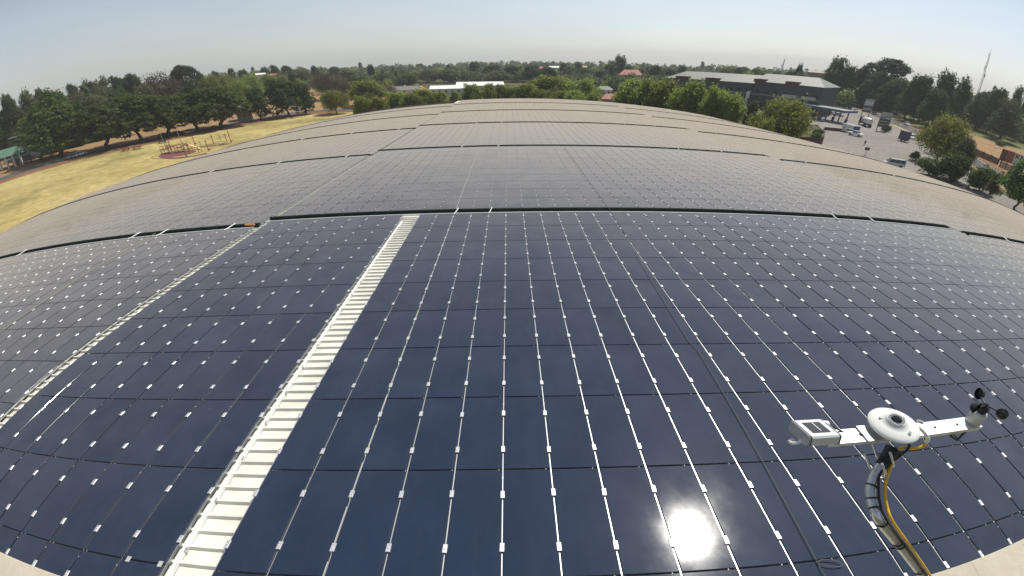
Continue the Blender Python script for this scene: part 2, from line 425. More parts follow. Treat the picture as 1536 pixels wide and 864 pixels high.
def panel_frame(c, a, b):
    s = (c+.5)*GAP_W+shift(c+.5, (a+b)/2); Y = Y0+(a+b)/2*ROW
    ex = np.array([1, 0, (float(prof(s+.05))-float(prof(s-.05)))/.1]); ex /= np.linalg.norm(ex)
    ey = np.array([0, 1, -.03209]); ey -= ex*ex.dot(ey); ey /= np.linalg.norm(ey)
    ez = np.cross(ex, ey)
    # fixing tolerance: every pane lies a hair off its neighbours
    ax, ay = RNG.normal(0, .0016, 2)
    ez = ez+ex*ax+ey*ay; ez /= np.linalg.norm(ez); ex = np.cross(ey, ez); ex /= np.linalg.norm(ex); ey = np.cross(ez, ex)
    return np.array([s-XC, Y, float(roof_z(s, Y))]), ex, ey, ez
near = []
for i, (c, ai, k, a, b, bi) in enumerate(cells):
    P = on_roof(c+.5, (a+b)/2); 
    if (ai == 0) and in_view(P): near.append((np.linalg.norm(P-np.array([0, 0, EYE_Z])), i))
near.sort(); near = set(i for _, i in near[:296])
pane_meshes = {}
def pane_mesh(L, m='module'):
    key = (round(L, 3), m)
    if key not in pane_meshes:
        hx, hy = GAP_W/2-SEAM, L*ROW/2-CROSS; mb = MB(); e = .003
        vs = [(-hx, -hy, -THICK), (hx, -hy, -THICK), (hx, hy, -THICK), (-hx, hy, -THICK), (-hx, -hy, -e), (hx, -hy, -e), (hx, hy, -e), (-hx, hy, -e),
              (-hx+e, -hy+e, 0), (hx-e, -hy+e, 0), (hx-e, hy-e, 0), (-hx+e, hy-e, 0)]
        mb.add(vs, [(3, 2, 1, 0), (8, 9, 10, 11)]+[(i, (i+1) % 4, 4+(i+1) % 4, 4+i) for i in range(4)]+[(4+i, 4+(i+1) % 4, 8+(i+1) % 4, 8+i) for i in range(4)])
        pane_meshes[key] = mb.mesh('solar_panel', M[m])
    return pane_meshes[key]
def col_words(c):
    if c >= -5: return nth(c+6)+' column right of the wide ribbed walkway'
    if c >= -14: return nth(-6-c)+' column left of the wide ribbed walkway'
    return nth(-14-c)+' column left of the narrow ribbed walkway'
VV, FF, FM = [], [], []
for i, (c, ai, k, a, b, bi) in enumerate(cells):
    O, ex, ey, ez = panel_frame(c, a, b)
    if i in near:
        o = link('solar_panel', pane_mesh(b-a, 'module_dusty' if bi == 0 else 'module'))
        o.matrix_world = Matrix(((ex[0], ey[0], ez[0], O[0]), (ex[1], ey[1], ez[1], O[1]), (ex[2], ey[2], ez[2], O[2]), (0, 0, 0, 1)))
        tag(o, 'solar panel, %s, %s row from the parapet' % (col_words(c), nth(k+1)), 'solar panel', 'dark glass solar panels on the roof')
    else:
        hx, hy = GAP_W/2-SEAM, (b-a)*ROW/2-CROSS; n = len(VV)
        for z in (-THICK, 0):
            for x, y in ((-hx, -hy), (hx, -hy), (hx, hy), (-hx, hy)): VV.append(O+ex*x+ey*y+ez*z)
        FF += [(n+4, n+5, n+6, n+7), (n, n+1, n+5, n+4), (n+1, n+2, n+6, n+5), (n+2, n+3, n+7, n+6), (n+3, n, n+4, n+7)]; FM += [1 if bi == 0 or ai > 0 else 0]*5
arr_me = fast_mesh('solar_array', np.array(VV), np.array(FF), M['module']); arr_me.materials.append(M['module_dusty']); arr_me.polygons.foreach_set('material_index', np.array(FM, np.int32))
tag(link('solar_array', arr_me),
    'mass of dusty solar panels covering the far roof', 'solar panels', None, 'stuff')

# ------------------------------------------------------------------ rails and clamps
def clamp_mesh():
    mb = MB(); a, b, h, c = .0245, .043, .010, .003
    vs = [(-a, -b, .001), (a, -b, .001), (a, b, .001), (-a, b, .001), (-a, -b, h-c), (a, -b, h-c), (a, b, h-c), (-a, b, h-c),
          (-a+c, -b+c, h), (a-c, -b+c, h), (a-c, b-c, h), (-a+c, b-c, h)]
    mb.add(vs, [(8, 9, 10, 11)]+[(i, (i+1) % 4, 4+(i+1) % 4, 4+i) for i in range(4)]+[(4+i, 4+(i+1) % 4, 8+(i+1) % 4, 8+i) for i in range(4)])
    mb.lathe([(.009, h), (.009, h+.005), (.005, h+.0055), (.004, h+.002), (.0005, h+.002)], (0, 0, 0), 8)
    return mb.mesh('clamp', M['clamp'])
CLAMP = clamp_mesh()
RV, RF, CV, CF = [], [], [], []
def rail_strip(s, ya, yb, V, F, org=(0, 0, 0)):
    n = max(2, int((yb-ya)/4)+2); hw, top, bot = .0062, -.015, -.05
    i0 = len(V)
    for y in np.linspace(ya, yb, n):
        z = float(roof_z(s, y))
        for dx, dz in ((-hw, bot), (-hw, top), (hw, top), (hw, bot)): V.append((s-XC+dx-org[0], y-org[1], z+dz-org[2]))
    for i in range(n-1):
        for k in range(3): F.append((i0+4*i+k, i0+4*i+k+1, i0+4*i+k+5, i0+4*i+k+4)[::-1])
def seam_words(c):
    if c >= -5: return nth(c+6)+' seam right of the wide ribbed walkway'
    if c >= -14: return nth(-5-c)+' seam left of the wide ribbed walkway'
    return nth(-14-c)+' seam left of the narrow ribbed walkway'
def clamp_local(V, F, O, slope):
    a, b, h = .019, .034, .008; n = len(V)
    ex = np.array([1, 0, slope]); 
    for z in (0.001, h):
        for x, y in ((-a, -b), (a, -b), (a, b), (-a, b)): V.append(tuple(O+ex*x+np.array([0, y, z-.03209*y])))
    F += [(n+4, n+5, n+6, n+7), (n, n+1, n+5, n+4), (n+1, n+2, n+6, n+5), (n+2, n+3, n+7, n+6), (n+3, n, n+4, n+7)]
for bi, (c0, c1, arrs) in enumerate(BAYS):
    for ai, (a, b) in enumerate(arrs):
        rl = [-2.2]+list(np.arange(-1.2, 7.0, 1.0))+[7.56] if (bi == 0 and ai == 0) else ([float(x) for x in range(-2, 8)]+[b] if ai == 0 else list(row_lines(a, b)))
        for c in range(c0, c1+2):
            s = c*GAP_W+(shift(c, rl[0]+.5) if bi == 0 else 0)
            if abs(s) > 43.8: continue
            spots = [rl[k]+(rl[k+1]-rl[k])*q for k in range(len(rl)-1) for q in (.238, .738)]
            spots = [q for q in spots if q > -1.3]
            slope = (float(prof(s+.05))-float(prof(s-.05)))/.1
            if ai == 0 and -31 <= c <= 35:
                org = (s-XC, Y0, float(roof_z(s, Y0)))
                r = tag(empty('mounting_rail', org), 'silver rail with white clamps, '+seam_words(c), 'rail', 'rails along the seams of the near panels')
                V, F = [], []; rail_strip(s, Y0+rl[0]*ROW, Y0+rl[-1]*ROW+.05, V, F, org)
                link('rail_profile', fast_mesh('rail_profile', np.array(V), np.array(F), M['alu']), r)
                for q in spots:
                    O = on_roof(c-(.001 if bi == 0 else 0), q); k = link('clamp', CLAMP, r)
                    k.location = tuple(O-np.array(org)); k.rotation_euler = (math.atan(-.03209)+RNG.normal(0, .02), -math.atan(slope)+RNG.normal(0, .02), RNG.normal(0, .035)); k.location.y += RNG.normal(0, .006)
            else:
                rail_strip(s, Y0+rl[0]*ROW, Y0+rl[-1]*ROW, RV, RF)
                for q in spots: clamp_local(CV, CF, np.array([s-XC, Y0+q*ROW, float(roof_z(s, Y0+q*ROW))]), slope)
tag(link('far_mounting_rails', fast_mesh('far_mounting_rails', np.array(RV), np.array(RF), M['galv'])),
    'mass of grey rails between the far panels', 'rails', None, 'stuff')
tag(link('far_clamps', fast_mesh('far_clamps', np.array(CV), np.array(CF), M['clamp'])),
    'mass of small pale clamps dotted over the far panels', 'clamps', None, 'stuff')

# ------------------------------------------------------------------ dark joints between arrays, with white conduits
BAYWORD = ['left of the narrow walkway', 'across the middle of the roof', 'at the right of the roof']
joints = {}
for bi, (c0, c1, arrs) in enumerate(BAYS):
    lo, hi = (-66, -15.0) if bi == 0 else ((-14.3, 29.5) if bi == 1 else (30.25, 70))
    for ai in range(len(arrs)-1):
        a, b = arrs[ai][1], arrs[ai+1][0]; mid = (lo+hi)/2
        O = on_roof(mid, (a+b)/2)
        j = tag(empty('expansion_joint', tuple(O)), 'dark upstand joint, %s line beyond the parapet, %s' % (nth(ai+1), BAYWORD[bi]), 'roof joint', 'dark joints between the panel arrays')
        mb = MB(); wb = MB(); cols = np.arange(lo, hi+.01, 1.0)
        if cols[-1] < hi: cols = np.append(cols, hi)
        h = .046 if ai < 3 else .042
        for q0, q1 in zip(cols[:-1], cols[1:]):
            vs = []
            for q in (q0, q1):
                for rr_, up in ((b-.15, -.1), (b-.145, h-.015), (b-.135, h), (b-.06, h), (b-.04, -.1)): vs.append(on_roof(q, rr_, up)-O)
            e = []
            if q0 == cols[0]: e.append((0, 1, 2, 3, 4))
            if q1 == cols[-1]: e.append((9, 8, 7, 6, 5))
            mb.add(vs, [(0, 5, 6, 1), (1, 6, 7, 2), (2, 7, 8, 3), (3, 8, 9, 4)]+e)
            if ai < 2:
                vs = []
                for q in (q0, q1):
                    for rr_, up in ((a+.025, -.05), (a+.025, .012), (a+.05, .012), (a+.05, -.05)): vs.append(on_roof(q, rr_, up)-O)
                wb.add(vs, [(0, 4, 5, 1), (1, 5, 6, 2), (2, 6, 7, 3)])
        mb.build('upstand', M['joint'], j)
        if ai < 2: wb.build('edge_trim', M['white'], j)
        spots = {0: [-33.5, -23.2, -21.2, -16.7], 1: [-3, -1, 20.2, 22.9], 2: [34.5]}[bi] if ai == 0 else ({0: [-33, -25, -17.5], 1: [-5, -1, 19, 24], 2: [33, 45]}[bi] if ai < 3 else [])
        for q in spots:
            cb = MB()
            vs = []
            for dq, rr_, up in ((0, a-.06, .02), (.12, a+.1, .03), (.22, b-.16, h+.01), (.27, b-.02, h+.012)):
                P = on_roof(q+dq*.6, rr_, up)-O; vs.append(P)
            cb.tube(vs, .017, 6); cb.build('conduit', M['white'], j)
# an orange board at the end of the left joint
ob = MB(); O = on_roof(-15.4, 7.74, .05); ob.box((0, 0, 0), (.34, .10, .05)); oo = ob.build('warning_board', mat('orange_board', (.42, .19, .07), .7, 0, .15, 3)); oo.location = O
tag(oo, 'small orange board lying where the dark joint meets the narrow walkway', 'board')

# ------------------------------------------------------------------ cable tray along the walkway, safety lines, labels
def tray():
    O = on_roof(-5.86, 3, -.02); t = tag(empty('cable_tray', tuple(O)), 'white cable tray with a lid along the wide ribbed walkway', 'cable tray')
    mb = MB(); sb = MB()
    s = -5.86*GAP_W; ys = np.linspace(Y0-2.1*ROW, Y0+7.62*ROW, 12)
    for y0_, y1_ in zip(ys[:-1], ys[1:]):
        vs = []
        for y in (y0_, y1_-.003):
            z = float(roof_z(s, y))
            for dx, dz in ((-.022, -.09), (-.022, -.03), (.014, -.03), (.014, -.09)): vs.append((s-XC+dx-O[0], y-O[1], z+dz-O[2]))
        mb.add(vs, [(0, 1, 5, 4), (1, 2, 6, 5), (2, 3, 7, 6), (3, 2, 1, 0), (4, 5, 6, 7)])
    mb.build('tray_body', M['white'], t)
    for k, y in enumerate(np.arange(Y0-1.0, Y0+7.5*ROW, .6)):
        z = float(roof_z(s, y)); cb = MB(); cb.box((s-XC+.022-O[0], y-O[1], z-.06-O[2]), (.012, .04, .05)); cb.build('bracket', M['alu'], t)
tray()
def line(name, pts, rad, m, label, cat, loop=None):
    P = [on_roof(c, r, u) for c, r, u in pts]; O = P[0]
    mb = MB(); mb.tube([q-O for q in P], rad, 6)
    if loop: mb.tube([q-O for q in loop], rad*.9, 6)
    o = mb.build(name, m); o.location = O; tag(o, label, cat)
knot = on_roof(5.45, -1.0, .02)
lp = [knot+np.array([.26*(1-math.cos(t))*.5, -.03-.05*(1-math.cos(t))*.5+.035*math.sin(t), .008]) for t in np.linspace(0, 2*math.pi, 22)]
pts = [(5.55, -1.75, .10), (5.5, -1.32, .03)]+[(5.45+.09*(r+1)*(.6 if r > 2 else 1)+.012*math.sin(r*1.7), r, .022) for r in np.linspace(-1.1, 5, 30)]+[(6.0+.02*(r-5), r, .02) for r in np.linspace(5.2, 8, 6)]+[(6.05, 8.2, .12)]+[(6.1+.012*(r-8.4), r, .02) for r in np.linspace(8.5, 18.6, 12)]
line('safety_line', pts, .005, M['rope'], 'dark safety rope with a knotted loop running up the panels', 'rope', lp)
pts = [(-20.6, -1.6, .03)]+[(-20.75-.08*r-.006*r*r+.015*math.sin(r*2), r, .02) for r in np.linspace(-1, 8.0, 24)]+[(-22.0, 8.2, .12)]+[(-22.3-.22*(r-8.8), r, .02) for r in np.linspace(8.9, 17.5, 12)]
line('lifeline_cable', pts, .006, M['wire'], 'thin yellowish cable stretched over the panels left of the narrow walkway', 'cable')
for (c, r), lb in (((-6.87, -1.0), 'small pale square sticker on a panel corner, left of the other sticker'), ((-6.15, -1.0), 'small pale square sticker beside the wide ribbed walkway edge')):
    mb = MB(); mb.box((0, 0, 0), (.055, .06, .003)); o = mb.build('sticker', M['grey']); o.location = on_roof(c+.05, r, .004); tag(o, lb, 'sticker', 'stickers on the panels')

# ------------------------------------------------------------------ weather station
def station():
    ZA = EYE_Z-1.263; S = tag(empty('weather_station', (1.585, .86, ZA)), 'weather station with pyranometer, reference cell box and cup anemometer on a bent pole', 'weather station')
    o = np.array([1.585, .86, ZA])
    mb = MB(); mb.box((.06, 0, 0), (.80, .064, .005)); mb.box((.06, -.030, -.009), (.80, .004, .014)); mb.build('cross_arm', mat('bare_aluminium', (.80, .80, .81), .42, .6, .05, 25), S)
    for x in (-.18, .20, .33):
        b = MB(); b.lathe([(.006, .003), (.006, .0045), (.0005, .0045)], (x, 0, 0), 10); b.build('hole', M['black'], S)
    mb = MB(); mb.box((-.09, .0, .008), (.17, .075, .006)); mb.build('mount_plate', M['galv'], S)
    # pyranometer, tipped with the roof towards the sun
    T = Matrix.Rotation(R(-9), 4, Vector((.35, .95, 0)).normalized()).to_3x3()
    c = (-.045, 0, .034)
    pb = MB(); pb.lathe([(.036, -.03), (.040, -.02), (.046, 0), (.046, .012)], c, 28, T); body = pb.build('pyranometer_body', M['galv'], S)
    sh = MB(); sh.lathe([(.046, .012), (.070, .010), (.090, .009), (.093, .013), (.091, .018), (.080, .026), (.058, .034), (.034, .041), (.0345, .044), (.031, .046)], c, 48, T); sh.build('sun_shield', M['whiteplastic'], S)
    se = MB(); se.lathe([(.031, .0462), (.030, .0466), (.0175, .0468)], c, 28, T); se.build('white_collar', M['grey'], S)
    sn = MB(); sn.lathe([(.0170, .0470), (.0165, .0500), (.0002, .0500)], c, 24, T); sn.build('sensor_disc', M['black'], S)
    g, t, b = new_mat('dome_glass'); b.inputs['Transmission Weight'].default_value = 1; b.inputs['Roughness'].default_value = .02; b.inputs['IOR'].default_value = 1.06
    dm = MB(); dm.lathe([(.028*math.cos(a), .048+.028*math.sin(a)) for a in np.linspace(0, math.pi/2-.02, 9)], c, 28, T); dm.build('glass_dome', g, S)
    for x, y in ((-.045, .028), (.012, -.062)):
        b = MB(); p = T @ Vector((x, y, .0385)); b.box((p[0]+c[0], p[1]+c[1], p[2]+c[2]), (.010, .008, .004)); b.build('screw', M['grey'], S)
    lv = MB(); p = T @ Vector((.05, -.012, .034)); lv.tube([(p[0], p[1], p[2]+.034), (p[0]+.02, p[1]-.008, p[2]+.03)], .007, 8); lv.build('spirit_level', M['grey'], S)
    # reference cell box on the left end
    B = empty('box_root')
    bpy.data.objects.remove(B)
    cx = -.402
    bx = MB()
    TB = Matrix.Rotation(R(-16), 3, 'X')
    def bb(c, d, bev=.006):
        a, q, h = d[0]/2, d[1]/2, d[2]/2
        pr = [(-q+bev*2.2, -h), (q-bev*2.2, -h), (q, -h+bev*2.2), (q, h-bev), (q-bev, h), (-q+bev, h), (-q, h-bev), (-q, -h+bev*2.2)]
        vs = []
        for x in (-a, a):
            for y, z in pr: vs.append(TB @ Vector((x, y, z))+Vector(c))
        n = len(pr); return vs, [tuple(range(n)), tuple(range(2*n-1, n-1, -1))]+[(i, i+n, (i+1) % n+n, (i+1) % n) for i in range(n)]
    C = Vector((cx, .0, .036))
    bx.add(*bb(C, (.118, .112, .050))); bx.build('sensor_box', mat('anodised_box', (.70, .71, .70), .38, .5, .04, 30), S)
    for x in (-.0605, .0605):
        r = MB(); r.add(*bb(C+Vector((x, 0, 0)), (.004, .114, .052))); r.build('gasket', M['black'], S)
        r = MB(); r.add(*bb(C+Vector((x*1.065, 0, 0)), (.003, .112, .050))); r.build('end_plate', M['galv'], S)
    wn = MB(); wn.add(*bb(C+TB @ Vector((0, 0, .0255)), (.074, .064, .003), .0008)); wn.build('cell_window', mat('cell_glass', (.05, .055, .06), .08, 0, .1, 40), S)
    ln = MB(); ln.add(*bb(C+TB @ Vector((0, 0, .0285)), (.0035, .05, .0015), .0003)); ln.build('busbar', M['white'], S)
    cn = MB(); pr = [(-.06, -.02, .022), (-.08, -.026, .016), (-.092, -.018, .004), (-.088, .0, -.008), (-.066, .008, -.010)]
    cn.tube([(cx+x, y, z) for x, y, z in pr], .0065, 8); cn.build('cable_gland', M['whiteplastic'], S)
    cn = MB(); cn.tube([(cx+.065, .035, .04), (cx+.085, .03, .035), (cx+.12, .03, .02), (cx+.16, .02, .0), (cx+.2, .01, -.012)], .004, 6); cn.build('lead', M['black'], S)
    gl = MB(); gl.lathe([(.011, -.012), (.013, 0), (.011, .014), (.004, .016)], (cx+.066, .035, .042), 10, Matrix.Rotation(R(90), 3, 'Y')); gl.build('lead_gland', M['whiteplastic'], S)
    # anemometer
    ax = .425
    an = MB(); an.lathe([(.0, .003), (.030, .003), (.034, .012), (.034, .062), (.028, .070), (.020, .070)], (ax, 0, 0), 28); an.build('anemometer_body', mat('anemometer_grey', (.55, .55, .50), .45, .3, .05, 20), S)
    nk = MB(); nk.lathe([(.020, .070), (.023, .088), (.022, .100), (.008, .102), (.007, .118), (.0003, .119)], (ax, 0, 0), 20); hub = nk.build('rotor_hub', M['black'], S)
    for a in (R(-52), R(68), R(188)):
        d = Vector((math.cos(a), math.sin(a), 0)); tn = Vector((-d.y, d.x, 0)); h = Vector((ax, 0, .108))
        r = MB(); r.tube([h+d*.006, h+d*.05], .0035, 6)
        cc = h+d*.072; q = Matrix((( -tn.x, d.x, 0), (-tn.y, d.y, 0), (0, 0, 1))).transposed()
        M3 = Matrix(((d.x, 0, tn.x), (d.y, 0, tn.y), (0, 1, 0)))
        r.lathe([(.0005, -.026), (.012, -.024), (.021, -.015), (.026, 0), (.0262, .0), (.020, -.0135), (.011, -.0215), (.0005, -.0235)], tuple(cc), 18, M3)
        r.build('cup', M['black'], S)
    wl = MB(); wl.tube([(.40, -.02, -.006), (.36, -.03, -.03), (.32, -.045, -.045), (.285, -.03, -.03), (.28, -.02, -.008)], .005, 7); wl.build('sensor_lead', M['black'], S)
    # clamp block and pole
    E = ray(1320, 782)*2.2+np.array([0, 0, EYE_Z]); F0 = np.array([4.3, .3, EYE_Z-4.25]); dr = (E-F0)/np.linalg.norm(E-F0)
    A = np.array([1.585, .86, ZA-.03]); 
    p1 = ray(1337, 678)*2.22+np.array([0, 0, EYE_Z]); p2 = ray(1315, 708)*2.19+np.array([0, 0, EYE_Z]); p3 = ray(1305, 735)*2.17+np.array([0, 0, EYE_Z]); p4 = ray(1309, 758)*2.17+np.array([0, 0, EYE_Z])
    def spline(P, n=8):
        P = [np.array(q) for q in P]; P = [2*P[0]-P[1]]+P+[2*P[-1]-P[-2]]; out = []
        for i in range(1, len(P)-2):
            for t in np.linspace(0, 1, n, endpoint=False):
                a, b, c_, d = P[i-1:i+3]
                out.append(.5*((2*b)+(-a+c_)*t+(2*a-5*b+4*c_-d)*t*t+(-a+3*b-3*c_+d)*t**3))
        return out+[P[-2]]
    path = spline([p1, p2, p3, p4, E, E-dr*.35])+[F0]
    pl = MB(); pl.tube([q-o for q in path], .0192, 20); pl.build('pole', M['galv'], S)
    vb = p1-p2; vb /= np.linalg.norm(vb)
    cl = MB(); cl.tube([p1+vb*.015-o, p1-vb*.02-o, p1-vb*.075-o], [.030, .026, .023], 18); cl.build('pole_collar', M['black'], S)
    side = np.cross(vb, [0, 1, 0]); side /= np.linalg.norm(side); up_ = np.cross(side, vb)
    for q in (.045, .10):
        cc = p1-vb*q; ub = []
        for t in np.linspace(-math.pi/2, math.pi/2, 9): ub.append(cc-o-side*.036*math.cos(t)*1.0+up_*.033*math.sin(t))
        e1, e2 = ub[0], ub[-1]
        b = MB(); b.tube([e1+side*.12]+ub+[e2+side*.12], .0050, 7); b.build('u_bolt', M['galv'], S)
    off = np.array([.024, -.012, .012])
    yc = [np.array([.085, -.035, .03])+o, np.array([.115, -.05, .0])+o, np.array([.112, -.055, -.035])+o, np.array([.07, -.05, -.055])+o, np.array([.02, -.04, -.06])+o]
    wp = MB(); wp.tube([q-o for q in spline([np.array([.062, -.02, .045])+o, yc[0], yc[1], (yc[1]+yc[2])/2])], .0075, 8); wp.build('white_lead', M['whiteplastic'], S)
    run = [p2+off*1.1, p3+off*1.5, p4+off*1.4, E+off*1.3]+[E+off*1.25-dr*k for k in (.3, .7, 1.2, 2.0)]
    y_ = MB(); y_.tube([q-o for q in spline([(yc[1]+yc[2])/2]+yc[2:]+[q+np.array([.004, -.006, .004]) for q in run])], .0064, 8); y_.build('yellow_cable', M['yellow'], S)
    run2 = [q+np.array([-.020, .004, .006]) for q in run]
    b_ = MB(); b_.tube([q-o for q in spline([np.array([.03, -.03, -.02])+o, np.array([.045, -.05, -.05])+o]+run2)], .005, 7); b_.build('black_cable', M['black'], S)
    for q in (14, 20, 26, 32, 38):
        if q < len(path)-1:
            t = path[q+1]-path[q]; t /= np.linalg.norm(t); a = np.cross(t, [0, 0, 1]); a /= np.linalg.norm(a); b = np.cross(t, a)
            ring = [path[q]-o+(a*math.cos(k)+b*math.sin(k))*.0222+off*.15 for k in np.linspace(0, 2*math.pi, 18, endpoint=False)]
            z = MB(); z.tube(ring, .0035, 6, closed=True); z.build('cable_tie', M['black'], S)
    for k in (.3, .75, 1.2):
        cpt = E-dr*k; a = np.cross(dr, [0, 0, 1]); a /= np.linalg.norm(a); b = np.cross(dr, a)
        ring = [cpt-o+(a*math.cos(q)+b*math.sin(q))*.0225+off*.15 for q in np.linspace(0, 2*math.pi, 18, endpoint=False)]
        z = MB(); z.tube(ring, .0035, 6, closed=True); z.build('cable_tie', M['black'], S)
    fl = MB(); fl.lathe([(.05, 0), (.05, .01), (.028, .012), (.028, .05)], tuple(F0-o+np.array([0, 0, -.04])), 16); fl.build('base_flange', M['galv'], S)
station()

# ------------------------------------------------------------------ ground
def tz(x, y):
    """Lie of the land: level round the hall, falling gently away to the suburbs."""
    r = np.hypot(x, y)
    return -.0105*np.maximum(0, r-520)*np.clip((r-520)/200, 0, 1)-.03*np.maximum(0, r-1350)+np.clip((r-600)/500, 0, 1)*3.5*np.sin(x*.009+1)*np.cos(y*.006)
def terrain():
    rs = np.concatenate([[0], np.linspace(60, 500, 12), np.geomspace(560, 9000, 30)]); az = np.radians(np.linspace(-180, 180, 121)); V, F = [], []
    for r in rs:
        for a in az: V.append((r*math.sin(a), r*math.cos(a), float(tz(r*math.sin(a), r*math.cos(a)))))
    n = len(az)
    for i in range(len(rs)-1):
        for j in range(n-1): a = i*n+j; F.append((a, a+n, a+n+1, a+1))
    tag(link('ground', fast_mesh('ground', np.array(V), np.array(F), M['suburb'], True)), None, None, None, 'structure')
terrain()
def sheet(name, pts, z, m):
    vs = [(p[0], p[1], z) for p in pts]; f = tuple(range(len(vs)))
    area = sum(vs[i][0]*vs[(i+1) % len(vs)][1]-vs[(i+1) % len(vs)][0]*vs[i][1] for i in range(len(vs)))
    mb = MB(); mb.add(vs, [f if area > 0 else f[::-1]]); return tag(mb.build(name, m), None, None, None, 'structure')
def smooth_path(P, n=8):
    P = [np.array(q, float) for q in P]; P = [2*P[0]-P[1]]+P+[2*P[-1]-P[-2]]; out = []
    for i in range(1, len(P)-2):
        a, b, c, d = P[i-1:i+3]
        for t in np.linspace(0, 1, n, endpoint=False): out.append(.5*((2*b)+(-a+c)*t+(2*a-5*b+4*c-d)*t*t+(-a+3*b-3*c+d)*t**3))
    return out+[P[-2]]
def ribbon(name, path, w0, w1, z, m, kind='structure', thick=0):
    V, F = [], []
    for i, p in enumerate(path):
        t = path[min(i+1, len(path)-1)]-path[max(i-1, 0)]; t = t/np.linalg.norm(t); nrm = np.array([-t[1], t[0]])
        for q in (w0, w1): V.append((*(p+nrm*q), z))
        if thick:
            V.append((*(p+nrm*w1), 0)); V.append((*(p+nrm*w0), 0))
    k = 4 if thick else 2
    for i in range(len(path)-1):
        F.append((i*k, i*k+1, i*k+k+1, i*k+k))
        if thick: F.append((i*k+1, i*k+2, i*k+k+2, i*k+k+1)); F.append((i*k+3, i*k, i*k+k, i*k+k+3))
    me = bpy.data.meshes.new(name); me.from_pydata(V, [], F); me.materials.append(m)
    if me.polygons[0].normal.z < 0: me.flip_normals()
    return tag(link(name, me), None, None, None, kind)
G = lambda u, v: ground(u, v)
road_l = [G(*q) for q in ((0, 269), (50, 253), (98, 239.5), (135, 230), (200, 215.5), (290, 198), (353, 185), (400, 177), (450, 168.5), (535, 163.5))]
d0 = road_l[0]-road_l[1]; d0 /= np.linalg.norm(d0)
road_l = smooth_path([road_l[0]+d0*k for k in (100, 70, 45, 28, 13)]+road_l+[road_l[-1]+np.array([60., 40.])])
sheet('park_grass', [(-420, -40), (-420, 420), (-90, 420), (-40, 250), (-60, 150), (-45, -40)], .010, M['verge'])
field_edge = [p+np.array([6.5, -5.0]) for p in road_l]
sheet('grass_field', [(-52, -60), (-52, 165)]+[tuple(p) for p in field_edge[::-1] if p[0] < -50], .020, M['field'])
ribbon('dirt_verge', road_l, -11.5, -3.6, .030, M['dirt'])
ribbon('park_road', road_l, -3.6, 3.6, .040, M['asphalt'])
ribbon('road_kerb', road_l, 3.6, 3.85, .13, M['kerb'], thick=1)
# right side: forecourt, street, embankment, lawn
sheet('lawn', [(120, 40), (420, 40), (520, 420), (330, 420), (205, 250)], .010, M['lawn'])
sheet('embankment', [tuple(G(*q)) for q in ((1316, 170), (1345, 180), (1400, 197), (1440, 195), (1470, 206), (1500, 218), (1536, 226))]+[(330, 60), (200, 40)]+[tuple(G(*q)) for q in ((1536, 300), (1490, 270), (1440, 240), (1400, 218), (1340, 188), (1300, 172))], .020, M['verge'])
sheet('forecourt', [(52, 60), (52, 150)]+[tuple(G(*q)) for q in ((1130, 165), (1215, 160), (1262, 148), (1290, 158), (1340, 186), (1400, 222), (1450, 252), (1500, 290))]+[(118, 50)], .030, M['lot'])
road_r = [G(*q) for q in ((1246, 143), (1262, 149), (1300, 165.5), (1335, 181), (1372, 197), (1420, 219.5), (1455, 238.5), (1500, 267), (1536, 294))]
d1 = road_r[-1]-road_r[-2]; d1 /= np.linalg.norm(d1)
road_r = smooth_path(road_r+[road_r[-1]+d1*80])
ribbon('street', road_r, -4.2, 4.2, .040, M['asphalt'])
ribbon('street_dirt_edge', road_r, 4.3, 9.0, .034, M['dirt'])
ribbon('street_grass_edge', road_r, -5.6, -4.5, .036, M['verge'])
ribbon('street_kerb', road_r, -4.5, -4.2, .13, M['kerb'], thick=1)
for i in range(0, len(road_r)-2, 3): ribbon('lane_marking', road_r[i:i+2], -.08, .08, .050, M['paint'])
ribbon('lane_edge_marking', road_r, 3.7, 3.85, .050, M['paint'])

# ------------------------------------------------------------------ trees
def leaf_cloud(blobs, n_clump, n_leaf, leaf, spread, rng, flat=1.0, upright=0.0, shell=(.72, 1.04), up_bias=.25):
    """Leaf-sized quads gathered in clumps through the shells of several blobs."""
    vol = np.array([b[3]*b[4]*b[5] for b in blobs])**.667; pr = vol/vol.sum()
    which = rng.choice(len(blobs), n_clump, p=pr); B = np.array(blobs)[which]
    d = rng.normal(size=(n_clump, 3)); d[:, 2] += up_bias*np.abs(rng.normal(size=n_clump)); d /= np.linalg.norm(d, axis=1)[:, None]
    rad = rng.uniform(*shell, n_clump)[:, None]
    cc = B[:, :3]+d*B[:, 3:]*rad
    csz = rng.uniform(.6, 1.35, n_clump)
    idx = np.repeat(np.arange(n_clump), n_leaf)
    off = rng.normal(size=(len(idx), 3))*spread*csz[idx][:, None]; off[:, 2] *= flat
    P = cc[idx]+off
    nrm = d[idx]*.9+rng.normal(size=(len(idx), 3))*.75; nrm[:, 2] += .45*(1-upright); nrm[:, 2] *= (1-.7*upright)
    nrm /= np.linalg.norm(nrm, axis=1)[:, None]
    t = np.cross(nrm, rng.normal(size=nrm.shape)); t /= np.linalg.norm(t, axis=1)[:, None]
    if upright: 
        t = t*(1-upright)+np.array([0, 0, 1])*upright; t -= nrm*(t*nrm).sum(1)[:, None]; t /= np.linalg.norm(t, axis=1)[:, None]
    b = np.cross(nrm, t); sz = leaf*rng.uniform(.6, 1.4, len(idx))[:, None]
    a = t*sz*(1.3+upright); b = b*sz*.75
    V = np.stack([P-a, P+b, P+a, P-b], 1).reshape(-1, 3); F = np.arange(len(V)).reshape(-1, 4)
    return V, F
